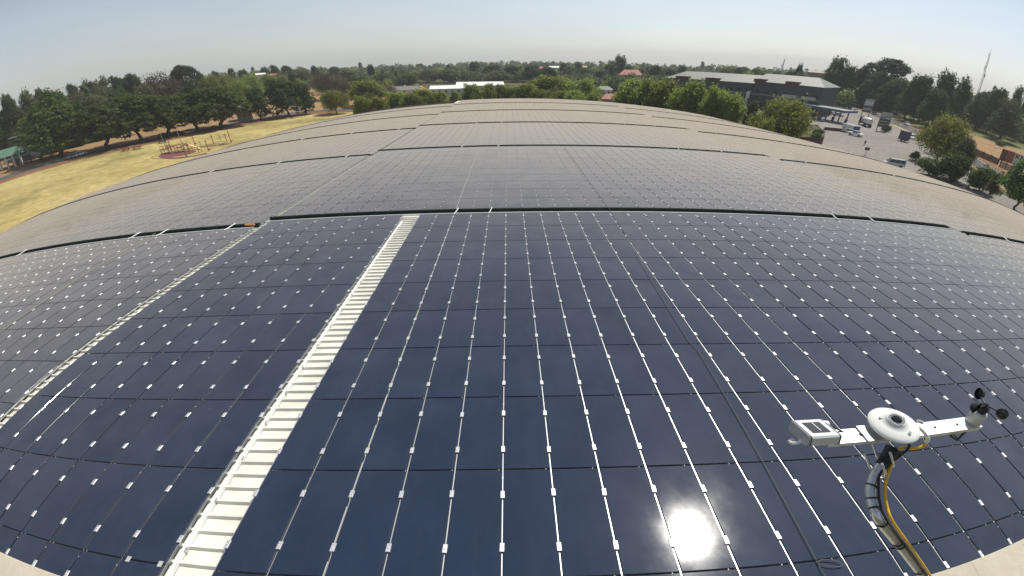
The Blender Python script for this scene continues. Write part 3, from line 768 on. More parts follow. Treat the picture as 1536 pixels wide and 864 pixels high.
def trunk_mesh(name, h, r, limbs, rng, lean=.02, top=.75):
    mb = MB(); pts = [(lean*math.sin(k), lean*math.cos(k*1.7), z) for k, z in enumerate(np.linspace(-.01, h, 5))]
    mb.tube(pts, [r*1.35, r, r*.9, r*.8, r*.7], 9)
    for k in range(limbs):
        a = 2*math.pi*k/limbs+rng.uniform(-.4, .4); ln = rng.uniform(.22, .36); z1 = rng.uniform(min(h+.15, .86), max(top, h+.2, .87))
        b = pts[-1]; q = [(b[0], b[1], b[2]-.01), (b[0]+math.cos(a)*ln*.45, b[1]+math.sin(a)*ln*.45, h+(z1-h)*.5), (b[0]+math.cos(a)*ln, b[1]+math.sin(a)*ln, z1)]
        mb.tube(q, [r*.6, r*.4, r*.12], 6)
    return mb.mesh(name, M['bark'])
def lobes(rng, n, zc, zr, spread, size, flat=.8):
    out = []
    for k in range(n):
        a = 2*math.pi*k/n+rng.uniform(-.5, .5); q = spread*rng.uniform(.55, 1.0)
        out.append((math.cos(a)*q, math.sin(a)*q, zc+rng.uniform(-zr, zr), size*rng.uniform(.75, 1.2), size*rng.uniform(.75, 1.2), size*flat*rng.uniform(.8, 1.15)))
    return out
PROTO = {}
def proto(kind, var):
    key = (kind, var)
    if key in PROTO: return PROTO[key]
    rng = np.random.default_rng(abs(hash(kind)) % 1000 if False else sum(map(ord, kind))*7+var)
    if kind == 'oak':
        bl = [(0, 0, .62, .30, .30, .32)]+lobes(rng, 8, .46, .13, .33, .25)+lobes(rng, 5, .76, .05, .20, .21)
        V, F = leaf_cloud(bl, 640, 20, .0165, .026, rng, .65, 0, (.86, 1.03), .5); m = 'leaf_oak'; t = (.2, .034, 6)
    elif kind == 'dark':
        bl = [(0, 0, .60, .30, .30, .34)]+lobes(rng, 9, .42, .2, .31, .24)+lobes(rng, 5, .78, .06, .17, .20)
        V, F = leaf_cloud(bl, 640, 20, .0165, .026, rng, .7, 0, (.86, 1.03), .5); m = 'leaf_dark'; t = (.2, .03, 5)
    elif kind == 'plane':
        bl = [(0, 0, .55, .27, .27, .36)]+lobes(rng, 9, .48, .16, .26, .17, 1.35)+lobes(rng, 5, .78, .06, .14, .14, 1.3)
        V, F = leaf_cloud(bl, 460, 18, .014, .030, rng, 1.5, .55, (.45, 1.05)); m = 'leaf_plane'; t = (.16, .022, 7)
    elif kind == 'willow':
        bl = [(0, 0, .58, .30, .30, .34)]+lobes(rng, 10, .50, .16, .30, .17, 1.3)+lobes(rng, 5, .80, .06, .16, .15, 1.2)
        V, F = leaf_cloud(bl, 620, 20, .0105, .034, rng, 1.6, .6, (.35, 1.05)); m = 'leaf_plane'; t = (.16, .022, 7)
    elif kind == 'bright':
        bl = [(0, 0, .58, .28, .28, .32)]+lobes(rng, 8, .52, .16, .28, .19)+lobes(rng, 4, .80, .05, .14, .15)
        V, F = leaf_cloud(bl, 400, 20, .016, .032, rng, .8); m = 'leaf_bright'; t = (.2, .026, 5)
    elif kind == 'olive':
        bl = [(0, 0, .55, .28, .28, .36)]+lobes(rng, 8, .50, .18, .28, .18)+lobes(rng, 4, .80, .06, .14, .15)
        V, F = leaf_cloud(bl, 380, 18, .015, .036, rng, .9, .2, (.5, 1.05)); m = 'leaf_olive'; t = (.2, .026, 6)
    elif kind == 'brown':
        bl = lobes(rng, 9, .58, .16, .28, .20)+lobes(rng, 4, .80, .05, .16, .16)
        V, F = leaf_cloud(bl, 330, 16, .010, .044, rng, .9, .2, (.3, 1.05)); m = 'leaf_brown'; t = (.25, .028, 8)
    elif kind == 'pine':
        bl = []
        for k, z in enumerate(np.linspace(.26, .95, 8)):
            q = .40*(1-(z-.2)/.82)**.8+.03
            bl += [(math.cos(a)*q*.62, math.sin(a)*q*.62, z-.03, q*.52, q*.52, .042) for a in (rng.uniform(0, 6.28)+np.arange(5)*1.256+rng.uniform(-.3, .3, 5))]
        V, F = leaf_cloud(bl, 420, 18, .013, .022, rng, .55); m = 'leaf_pine'; t = (.93, .024, 0)
    elif kind == 'cypress':
        bl = [(0, 0, z, .5*math.sin(math.pi*min(1, (1-z)*1.35+.12))**.8*.9+.03, .5*math.sin(math.pi*min(1, (1-z)*1.35+.12))**.8*.9+.03, .10) for z in np.linspace(.1, .93, 9)]
        V, F = leaf_cloud(bl, 260, 14, .022, .035, rng, 1.6, .5); m = 'leaf_pine'; t = (.3, .05, 0)
    elif kind == 'umbrella':
        bl = lobes(rng, 7, .80, .05, .30, .17, .6)+lobes(rng, 4, .90, .03, .14, .15, .55)+lobes(rng, 3, .55, .08, .26, .12, .6)
        V, F = leaf_cloud(bl, 380, 18, .014, .026, rng, .6); m = 'leaf_pine'; t = (.58, .026, 7)
    elif kind == 'gum':
        bl = [(0, 0, .62, .22, .22, .28)]+lobes(rng, 8, .50, .2, .24, .17, 1.0)+lobes(rng, 5, .80, .08, .14, .13, 1.0)
        V, F = leaf_cloud(bl, 380, 18, .014, .028, rng, 1.1, .2); m = 'leaf_dark'; t = (.3, .026, 6)
    elif kind == 'shrub':
        bl = [(0, 0, .45, .34, .34, .40)]+lobes(rng, 8, .40, .2, .28, .20, 1.0)
        V, F = leaf_cloud(bl, 330, 18, .022, .045, rng, 1.0, .2, (.45, 1.05)); m = 'leaf_oak'; t = (.1, .03, 6)
    r = np.hypot(V[:, 0], V[:, 1]); V[:, :2] *= .5/np.quantile(r, .985); top = np.quantile(V[:, 2], .996); V[:, 2] *= 1/top
    PROTO[key] = (fast_mesh('crown', V, F, M[m]), trunk_mesh('trunk', t[0], t[1], t[2], rng))
    return PROTO[key]
NAMES = dict(oak='broad_tree', dark='dark_tree', plane='plane_tree', willow='willow_tree', bright='leafy_tree', olive='olive_green_tree', brown='bare_tree', pine='pine_tree', cypress='cypress_tree', umbrella='umbrella_pine', gum='gum_tree', shrub='shrub')
LOOK = dict(oak='broad deep green tree', dark='dark dense evergreen tree', plane='fresh yellow-green upright tree', willow='pale yellow-green feathery tree', bright='bright green leafy tree', olive='grey-olive tree', brown='brownish half bare tree', pine='dark layered pine', cypress='slim dark cypress', umbrella='flat topped umbrella pine', gum='tall dark gum tree', shrub='low green bush')
TREES = []
def tree(kind, u, vtop, base=None, w=None, dist=None, place='', z0=None):
    """u: middle of crown, vtop: crown top, base: foot pixel (on level ground), or dist; w: crown width in pixels."""
    if base is not None:
        ub, vb = base if isinstance(base, tuple) else (u, base)
        p = ground(ub, vb); dist = float(np.hypot(*p))
    else:
        p = out_at(u, vtop, dist)[:2]
    gz = float(tz(p[0], p[1])) if z0 is None else z0
    top = out_at(u, vtop, dist)[2]; hgt = max(2.5, top-gz)
    a, b = ray(u-w/2, vtop+4), ray(u+w/2, vtop+4); wid = dist*math.acos(min(1, float(a @ b)))*(1.5 if kind in ('plane', 'oak') else 1.28)
    c, t = proto(kind, len(TREES) % 3)
    o = empty(NAMES[kind], (p[0], p[1], gz), RNG.uniform(0, 6.28), (wid, wid, hgt))
    link('crown', c, o); link('trunk', t, o)
    TREES.append((kind, place, u, o))
PL = 'beside the park road'
for q in (('oak', 87, 158, (92, 234), 90), ('oak', 148, 158, (164, 222), 80), ('oak', 203, 142, (211.5, 211.5), 66), ('oak', 247, 140, (255.5, 203.5), 72), ('oak', 286, 140, (296, 195.5), 58),
          ('oak', 328, 131, (335, 191), 74), ('dark', 384, 132, (391, 180), 32), ('dark', 420, 119.5, (433, 174.5), 52), ('dark', 459, 125, (459, 171.5), 32)):
    tree(q[0], q[1], q[2], q[3], q[4], place=PL)
tree('willow', 503, 135, (505, 170.5), 37, place='beside the park road')
PL = 'filling the shade behind the left trunks'
for q in (('dark', 56, 190, 44, 236), ('oak', 100, 186, 52, 236), ('dark', 132, 184, 46, 238), ('oak', 172, 176, 44, 244), ('dark', 26, 212, 40, 240), ('shrub', 74, 214, 34, 226), ('shrub', 112, 207, 34, 226), ('shrub', 142, 202, 30, 228), ('oak', 225, 160, 46, 290), ('dark', 268, 156, 40, 295), ('oak', 312, 150, 40, 300), ('dark', 350, 150, 30, 260)):
    tree(q[0], q[1], q[2], None, q[3], q[4], PL)
PL = 'behind the road-side trees on the left'
for q in (('bright', 74, 135, 62, 235), ('bright', 48, 160, 30, 205), ('olive', 20, 165, 40, 260), ('olive', 30, 194, 44, 245), ('olive', 37, 136, 32, 270), ('dark', 8, 143, 28, 260),
          ('olive', 8, 172, 36, 265), ('bright', 0, 184, 26, 260), ('dark', 56, 134, 22, 330), ('dark', 106, 127, 26, 330), ('olive', 128, 121, 30, 300), ('olive', 146, 117, 32, 320), ('dark', 172, 115, 28, 330), ('dark', 194, 112, 36, 290),
          ('olive', 130, 140, 50, 240), ('dark', 165, 138, 44, 250), ('brown', 232, 109, 60, 270), ('umbrella', 271, 98, 34, 300), ('dark', 284, 126, 30, 260), ('dark', 262, 112, 24, 330), ('dark', 297, 108, 18, 340), ('olive', 215, 128, 40, 250),
          ('brown', 110, 135, 36, 260), ('bright', 178, 133, 18, 262), ('olive', 152, 130, 34, 270)):
    tree(q[0], q[1], q[2], None, q[3], q[4], PL)
PL = 'in the pale green belt beyond the left road'
for q in (('willow', 312, 113, 34, 300), ('willow', 338, 113, 36, 310), ('willow', 352, 121, 34, 270), ('willow', 372, 112, 34, 320), ('willow', 396, 112, 34, 330), ('willow', 420, 113, 30, 330), ('willow', 442, 118, 26, 300), ('olive', 424, 109, 24, 380),
          ('brown', 489, 108, 52, 290), ('brown', 508, 116, 34, 275), ('dark', 437, 110, 14, 300)):
    tree(q[0], q[1], q[2], None, q[3], q[4], PL)
PL = 'beyond the left half of the roof crest'
for q in (('dark', 535, 115, 42, 300), ('dark', 522, 122, 22, 280), ('plane', 546, 121, 48, 235), ('plane', 541, 145, 24, 175), ('plane', 566, 146, 27, 172), ('plane', 596, 138, 34, 190), ('plane', 617, 140, 22, 185), ('plane', 632, 134, 36, 195), ('plane', 655, 138, 28, 190),
          ('brown', 579, 128, 30, 260), ('dark', 574, 111, 40, 390), ('dark', 609, 113, 36, 360), ('cypress', 555, 96.5, 9, 430), ('plane', 682, 137, 15, 200), ('plane', 707, 126, 25, 195), ('plane', 733, 126, 20, 200), ('plane', 752, 127, 26, 205), ('plane', 770, 130, 28, 200)):
    tree(q[0], q[1], q[2], None, q[3], q[4], PL)
PL = 'beyond the right half of the roof crest'
for q in (('plane', 790, 126, 34, 200), ('plane', 806, 118, 36, 215), ('plane', 832, 114, 46, 210), ('plane', 852, 120, 30, 205), ('plane', 874, 119, 48, 195), ('plane', 812, 134, 28, 180), ('plane', 862, 136, 30, 178), ('plane', 891, 138, 24, 170), ('plane', 842, 136, 26, 182),
          ('plane', 951, 120, 46, 165), ('plane', 979, 120, 34, 162), ('plane', 998, 121, 40, 155), ('plane', 1042, 122, 48, 145), ('plane', 1078, 132, 38, 140), ('plane', 1101, 140, 34, 138), ('olive', 1132, 152, 26, 140), ('willow', 1183, 148, 84, 128), ('plane', 1150, 178, 30, 118)):
    tree(q[0], q[1], q[2], None, q[3], q[4], PL)
PL = 'on the skyline beyond the roof'
for q in (('gum', 932, 82.5, 21, 430), ('dark', 918, 97, 26, 420), ('dark', 944, 99, 18, 430), ('olive', 902, 105, 30, 360), ('olive', 857, 99, 28, 400), ('dark', 712, 93, 18, 460), ('dark', 738, 98, 30, 420), ('dark', 768, 99, 28, 420), ('dark', 797, 98, 28, 410),
          ('dark', 822, 100, 24, 400), ('olive', 672, 103, 36, 420), ('olive', 640, 104, 34, 430), ('dark', 680, 101, 14, 430), ('dark', 876, 103, 30, 390), ('dark', 1005, 103, 30, 420), ('gum', 1024, 97, 14, 450), ('dark', 985, 99, 24, 400), ('dark', 868, 94, 14, 470), ('dark', 846, 95, 12, 470), ('olive', 745, 106, 34, 370),
          ('dark', 1113, 101, 28, 420), ('dark', 1135, 103, 22, 420), ('dark', 1090, 104, 20, 430), ('olive', 1148, 106, 22, 380), ('olive', 1166, 107, 24, 370), ('dark', 1188, 107, 26, 350), ('cypress', 1202, 95.5, 8, 340), ('cypress', 1196, 102, 5, 340), ('olive', 1205, 110, 36, 310), ('willow', 1126, 108, 24, 330),
          ('dark', 410, 98, 16, 480), ('dark', 428, 99, 22, 460), ('olive', 450, 101, 30, 450), ('dark', 470, 99, 14, 470), ('dark', 500, 101, 22, 450), ('dark', 395, 101, 16, 470), ('olive', 520, 104, 34, 420), ('dark', 345, 103, 14, 440), ('dark', 362, 105, 18, 430), ('dark', 322, 107, 14, 420)):
    tree(q[0], q[1], q[2], None, q[3], q[4], PL)
PL = 'behind the filling station street'
for q in (('gum', 1260, 86, 34, 330), ('gum', 1279, 99, 26, 330), ('dark', 1297, 104, 38, 345), ('umbrella', 1337, 88, 56, 345), ('dark', 1318, 108, 40, 335), ('dark', 1352, 118, 42, 320), ('gum', 1379, 113, 30, 285), ('gum', 1394, 114, 28, 290), ('dark', 1330, 130, 44, 325), ('dark', 1372, 135, 40, 300),
          ('gum', 1426, 109, 40, 290), ('gum', 1451, 116, 28, 300), ('dark', 1410, 135, 40, 265), ('dark', 1240, 126, 26, 350), ('dark', 1262, 126, 34, 350), ('olive', 1275, 128, 30, 345), ('dark', 1299, 132, 34, 340), ('dark', 1502, 134, 36, 320), ('gum', 1531, 130, 20, 330), ('dark', 1480, 138, 34, 330), ('olive', 1440, 146, 30, 320), ('dark', 1390, 150, 34, 285),
          ('brown', 1415, 176, 24, 180), ('olive', 1520, 150, 40, 300)):
    tree(q[0], q[1], q[2], None, q[3], q[4], PL)
PL = 'standing alone on the dry lawn'
tree('pine', 1464, 141, (1462, 194.5), 42, place=PL); tree('pine', 1504, 156, (1498, 211), 48, place=PL); tree('pine', 1540, 158, (1536, 203), 30, place=PL)
PL = 'along the street beside the parking area'
tree('willow', 1405, 170, (1402, 247), 70, place=PL); tree('shrub', 1391, 234, (1391, 263), 40, place=PL); tree('shrub', 1424, 226, (1425, 272), 46, place=PL); tree('olive', 1432, 200, (1428, 268), 34, place=PL)
tree('shrub', 1467, 245, (1467, 287), 38, place=PL); tree('olive', 1490, 258, (1482, 300), 22, place=PL); tree('shrub', 1508, 218, (1500, 218.5), 16, place='under the lawn pines')
tree('bright', 1530, 236, (1520, 318), 66, place=PL); tree('shrub', 1372, 228, (1370, 240), 14, place=PL); tree('shrub', 1330, 193, (1328, 197), 16, place='at the foot of the price sign')
seen = {}
for kind, place, u, o in sorted(TREES, key=lambda q: q[2]):
    k = (kind, place); seen.setdefault(k, []).append(o)
for (kind, place), L in seen.items():
    for i, o in enumerate(L):
        lab = LOOK[kind]+' '+place
        if len(L) > 1: lab += ', '+('leftmost' if i == 0 else 'rightmost' if i == len(L)-1 else nth(i+1)+' from left')
        tag(o, lab, 'bush' if kind == 'shrub' else 'tree', 'trees '+place if len(L) > 1 else None)

# far woodland: suburb trees that read as one mass out to the horizon
def woodland():
    rng = np.random.default_rng(5); mats = ['leaf_dark', 'leaf_olive', 'leaf_oak', 'leaf_plane', 'leaf_bright']; Vs = {k: [] for k in mats}
    for _ in range(6200):
        az = math.radians(rng.uniform(-68, 68)); d = (268 if az < -.62 else 265 if az > .72 else 290)+1150*rng.uniform(0, 1)**1.25
        if .36 < az < .72 and d < 300: d += 90
        if az >= .72 and d < 330: d += 70
        if -.25 < az < .12 and d < 400: d += 130
        if -.62 < az < -.25 and d < 330: continue
        x, y = d*math.sin(az), d*math.cos(az); g = float(tz(x, y))
        h = (rng.uniform(5, 11) if d < 700 or rng.uniform() < .8 else rng.uniform(11, 18))*(1.6 if abs(az) > .72 and d < 500 else 1); wd = h*rng.uniform(.8, 1.25); k = mats[rng.choice(5, p=[.42, .22, .2, .1, .06])]
        if rng.uniform() < .04: wd = h*.3; h *= 1.4; k = 'leaf_dark'
        n = 300 if d < 420 else 110 if d < 750 else 50
        q = rng.normal(size=(n, 3)); q /= np.linalg.norm(q, axis=1)[:, None]
        q = q*(.75+.35*np.abs(np.sin(q[:, :1]*5+q[:, 1:2]*4+rng.uniform(0, 6))))
        P = np.array([x, y, g+h*.55])+q*np.array([wd/2, wd/2, h*.45])*rng.uniform(.7, 1.0, (n, 1))
        nr = q+rng.normal(size=q.shape)*.5; nr[:, 2] += .3; nr /= np.linalg.norm(nr, axis=1)[:, None]
        t = np.cross(nr, rng.normal(size=nr.shape)); t /= np.linalg.norm(t, axis=1)[:, None]; b = np.cross(nr, t)
        s = (.055 if n == 300 else .095 if n == 110 else .15)*h*rng.uniform(.6, 1.3, (n, 1))
        Vs[k].append(np.stack([P-t*s, P+b*s, P+t*s, P-b*s], 1).reshape(-1, 3))
    allV = []; mi = []
    for i, k in enumerate(mats):
        v = np.concatenate(Vs[k]); allV.append(v); mi.append(np.full(len(v)//4, i))
    V = np.concatenate(allV); me = fast_mesh('far_woodland', V, np.arange(len(V)).reshape(-1, 4), None)
    for k in mats: me.materials.append(M[k])
    me.polygons.foreach_set('material_index', np.concatenate(mi).astype(np.int32))
    tag(link('far_woodland', me), 'mass of suburban trees stretching away to the horizon', 'woodland', None, 'stuff')
woodland()

# ------------------------------------------------------------------ buildings
class Frame:
    """Plan frame: x along the front from A to B, y away behind it."""
    def __init__(s, A, B):
        s.A = np.array(A[:2], float); d = np.array(B[:2], float)-s.A; s.L = float(np.linalg.norm(d)); s.rz = math.atan2(d[1], d[0]); s.g = float(tz(*s.A))
    def root(s, name, g=None): return empty(name, (s.A[0], s.A[1], s.g if g is None else g), s.rz)
def gable(mb, x0, x1, y0, y1, ze, zr, over=.5, hip=0.0, t=.18, hip2=None):
    hip2 = hip if hip2 is None else hip2
    """Roof with its ridge along x."""
    x0 -= over; x1 += over; y0 -= over; y1 += over; ym = (y0+y1)/2
    v = [(x0, y0, ze), (x1, y0, ze), (x1, y1, ze), (x0, y1, ze), (x0+hip, ym, zr), (x1-hip2, ym, zr)]
    lo = [(a, b, c-t) for a, b, c in v[:4]]
    mb.add(v+lo, [(0, 1, 5, 4), (2, 3, 4, 5), (1, 2, 5), (3, 0, 4), (0, 6, 7, 1), (1, 7, 8, 2), (2, 8, 9, 3), (3, 9, 6, 0), (9, 8, 7, 6)])
def house(name, uA, uB, D, v_eave, v_ridge, depth, wall, roof, label, cat='house', hip=0.0, nwin=4, DB=None, floors=1, group=None):
    A = out_at(uA, v_eave, D); B = out_at(uB, v_eave, DB or D); f = Frame(A, B); r = f.root(name)
    ze = max(2.6, (A[2]+B[2])/2-f.g); zr = ze+max(.8, out_at((uA+uB)/2, v_ridge, D+depth/2)[2]-(A[2]+B[2])/2)
    mb = MB(); mb.box((f.L/2, depth/2, ze/2-.1), (f.L, depth, ze-.2)); mb.build('wall', M[wall], r)
    rf = MB(); gable(rf, 0, f.L, 0, depth, ze+.05, zr, .5, hip); rf.build('roof', M[roof], r)
    for k in range(floors):
        zc = ze*(k+.55)/floors
        for i in range(nwin):
            x = f.L*(i+.5)/nwin; w_ = MB(); w_.box((x, -.02, zc), (min(1.6, f.L/nwin*.5), .08, min(1.3, ze/floors*.5))); w_.build('window', M['window'], r)
    tag(r, label, cat, group); return r
house('warehouse', 645, 702, 285, 133, 128, 34, 'wallwhite', 'roofwhite', 'long white warehouse with a pale roof behind the trees at the crest', 'warehouse', 0, 6)
house('warehouse', 684, 756, 325, 129.5, 123.5, 40, 'wallwhite', 'roofwhite', 'large white shed roof rising behind the long white warehouse', 'warehouse', 0, 7)
house('white_house', 584, 628, 300, 137, 131, 12, 'wallwhite', 'roofgrey', 'white gabled house left of the warehouse', hip=0, nwin=3)
house('white_house', 506, 523, 280, 146, 139, 10, 'wallwhite', 'roofwhite', 'small white house between the brown tree and dark tree beyond the road', nwin=2)
house('tan_house', 352, 376, 215, 165, 158, 9, 'tanwall', 'roofgrey', 'low tan house with grey roof behind the park trees', nwin=3)
house('tiled_house', 929, 963, 380, 112.5, 104.5, 14, 'tanwall', 'pinkroof', 'house with a pink tiled roof below the tall round tree', hip=4, nwin=5, floors=2)
house('tiled_house', 903, 930, 185, 149, 140.5, 9, 'tanwall', 'terracotta', 'low house with orange tiled roof just behind the roof crest', hip=2, nwin=3)
house('tiled_house', 917, 938, 205, 146, 139, 8, 'tanwall', 'terracotta', 'orange tiled house partly hidden behind its lower neighbour', hip=2, nwin=3)
house('grey_house', 893, 918, 270, 135, 129, 11, 'wallwhite', 'roofgrey', 'white house with grey-green hipped roof right of the plane trees', hip=3, nwin=3)
house('skyline_building', 1212, 1246, 360, 109.5, 106.5, 12, 'tanwall', 'tanwall', 'long tan flat building on the skyline above the brick block', 'building', nwin=6)
for k, (ua, ub, ve, vr, D, wl, rf_, lab) in enumerate([(806, 822, 103, 100, 460, 'wallwhite', 'pinkroof', 'pale house with reddish roof among skyline trees, left of the yellow-green tree'), (824, 838, 101.5, 99, 480, 'wallwhite', 'roofwhite', 'tiny white roofed house on the skyline'), (805, 818, 108.5, 106.5, 430, 'wallwhite', 'roofgrey', 'small flat white house below the skyline trees'),
        (862, 880, 101, 98.5, 470, 'tanwall', 'tanwall', 'tan house on the skyline left of the tall round tree'), (706, 720, 113, 110.5, 440, 'tanwall', 'terracotta', 'small brown house among trees above the warehouse'), (384, 398, 112, 109.5, 430, 'wallwhite', 'roofwhite', 'white roofed house above the pale green belt'), (402, 416, 113, 110.5, 420, 'tanwall', 'terracotta', 'brown house above the pale green belt')]):
    house('suburban_house', ua, ub, D, ve, vr, 9, wl, rf_, lab, nwin=2)

def brick_block():
    A = out_at(1000, 117.5, 262); Bm = out_at(1133, 124, 246); B = out_at(1240, 129.5, 234)
    for k, (P, Q, lab) in enumerate(((A, Bm, 'long blue-grey office block with pale roof, left wing behind trees'), (Bm, B, 'right wing of the office block with dark red brick ground floor'))):
        f = Frame(P, Q); r = f.root('office_block'); ze = (P[2]+Q[2])/2; L = f.L-.6; dp = 22; y0 = 0 if k == 0 else -.8
        mb = MB(); mb.box((L/2, dp/2+y0, 2.1), (L, dp, 4.2)); mb.build('brick_base', M['brick'], r)
        mb = MB(); mb.box((L/2, dp/2+y0, (4.2+ze)/2), (L-.2, dp-.2, ze-4.2)); mb.build('upper_wall', M['facade'], r)
        rf = MB(); gable(rf, 0, L+(.55 if k == 0 else 0), y0, dp+y0, ze+.05+.02*k, ze+3.6+.02*k, .3, 7 if k == 0 else 0, .18, 0 if k == 0 else 7); rf.build('roof', M['roofgrey'], r)
        n = int(L/4.2)
        for fl, zc in enumerate((2.3, 5.6, 8.4)):
            for i in range(n):
                if (i*7+fl*3+k) % 5 == 0: continue
                w_ = MB(); w_.box((L*(i+.5)/n, y0+(.06 if fl else -.03), zc), (2.2, .1, 1.3 if fl else 1.9)); w_.build('window', M['window'], r)
        bands = MB(); bands.box((L/2, y0+.02, 6.95), (L-.1, .14, .35)); bands.build('floor_band', M['post'], r)
        for fx in (((.17, .23), (.52, .58)) if k == 0 else ((.04, .11), (.52, .60))):
            for q in fx: d = MB(); d.box((L*q, y0+1.0, ze+.5), (3.6 if k else 5, 3.2, 1.5)); d.build('roof_plant', M['brick'], r)
        if k:
            for q in (.60, .80): s_ = MB(); s_.box((L*q, y0-.02, 7.6), (9, .12, 1.3)); s_.build('glazed_strip', M['grey'], r)
            pc = MB(); pc.box((L*.22, y0-2.2, 4.4), (16, 4.4, .4)); [pc.box((L*.22+x, y0-4.2, 2.1), (.35, .35, 4.2)) for x in (-7.5, -2.5, 2.5, 7.5)]; pc.build('entrance_canopy', M['facade'], r)
        else:
            s_ = MB(); s_.box((L-1.2, y0-.6, 4.0), (1.6, 1.2, 8.0)); s_.build('stair_tower', M['wallwhite'], r)
        tag(r, lab, 'office building')
brick_block()

def pavilion():
    A, B = G(2, 256), G(36, 247); f = Frame(A, B); r = f.root('park_pavilion'); L = f.L; zt = 4.4
    rf = MB(); rf.prism([(-.6, zt), (-.6, zt+.15), (L/2, zt+.16), (L+.6, zt+.15), (L+.6, zt)], -.6, .0)
    rf = MB(); gable(rf, 0, L, 0, 8, zt, zt+2.4, .7); rf.build('roof', M['greenroof'], r)
    bk = MB(); bk.box((L/2, 7.8, zt/2), (L, .25, zt-.2)); bk.build('back_wall', M['facade'], r)
    for x in np.linspace(.4, L-.4, 4): c = MB(); c.box((x, .2, zt/2-.1), (.6, .6, zt-.2)); c.build('column', M['wallwhite'], r)
    b = MB(); b.box((L+.55, 4, zt+1.2), (.2, 8.6, .3)); b.build('barge_board', M['wallwhite'], r)
    tag(r, 'green roofed open pavilion with white columns at the park edge', 'pavilion')
pavilion()
def aeroplane():
    A, B = out_at(33, 224, 224), out_at(64, 242, 206); f = Frame(A, B); r = empty('display_aeroplane', (A[0], A[1], 0), f.rz)
    L = f.L; b = MB(); b.tube([(0, 0, 6.6), (L*.25, 0, 5.6), (L*.5, 0, 4.4), (L*.8, 0, 3.2), (L, 0, 2.9), (L+2.2, 0, 2.8)], [.5, 1.0, 1.5, 1.9, 1.7, .5], 14); b.build('fuselage', M['plane'], r)
    fn = MB(); fn.prism([(-1.8, 9.6), (.2, 9.9), (2.8, 6.2), (0, 6.2)], -.15, .15); fn.build('tail_fin', M['plane'], r)
    tp = MB(); tp.box((.2, 0, 9.75), (2.2, 7, .22)); tp.build('tailplane', M['plane'], r)
    wg = MB(); wg.add([(L*.62, -11, 3.6), (L*.72, -11, 3.6), (L*.82, 0, 3.2), (L*.56, 0, 3.2), (L*.62, 11, 3.6), (L*.72, 11, 3.6), (L*.62, -11, 3.8), (L*.72, -11, 3.8), (L*.82, 0, 3.6), (L*.56, 0, 3.6), (L*.62, 11, 3.8), (L*.72, 11, 3.8)],
        [(3, 2, 1, 0), (4, 5, 2, 3), (6, 7, 8, 9), (9, 8, 11, 10), (0, 1, 7, 6), (5, 4, 10, 11), (1, 2, 8, 7), (2, 5, 11, 8), (3, 0, 6, 9), (4, 3, 9, 10)]); wg.build('wing', M['plane'], r)
    for x, y in ((L*.65, -1.8), (L*.65, 1.8), (L*.98, 0)): g = MB(); g.tube([(x, y, 2.6), (x, y, .5)], .14, 6); g.tube([(x, y-.2, .55), (x, y+.2, .55)], .55, 12); g.build('landing_gear', M['black'], r)
    tag(r, 'old grey-green aeroplane on display beneath the trees beside the pavilion', 'aeroplane')
aeroplane()

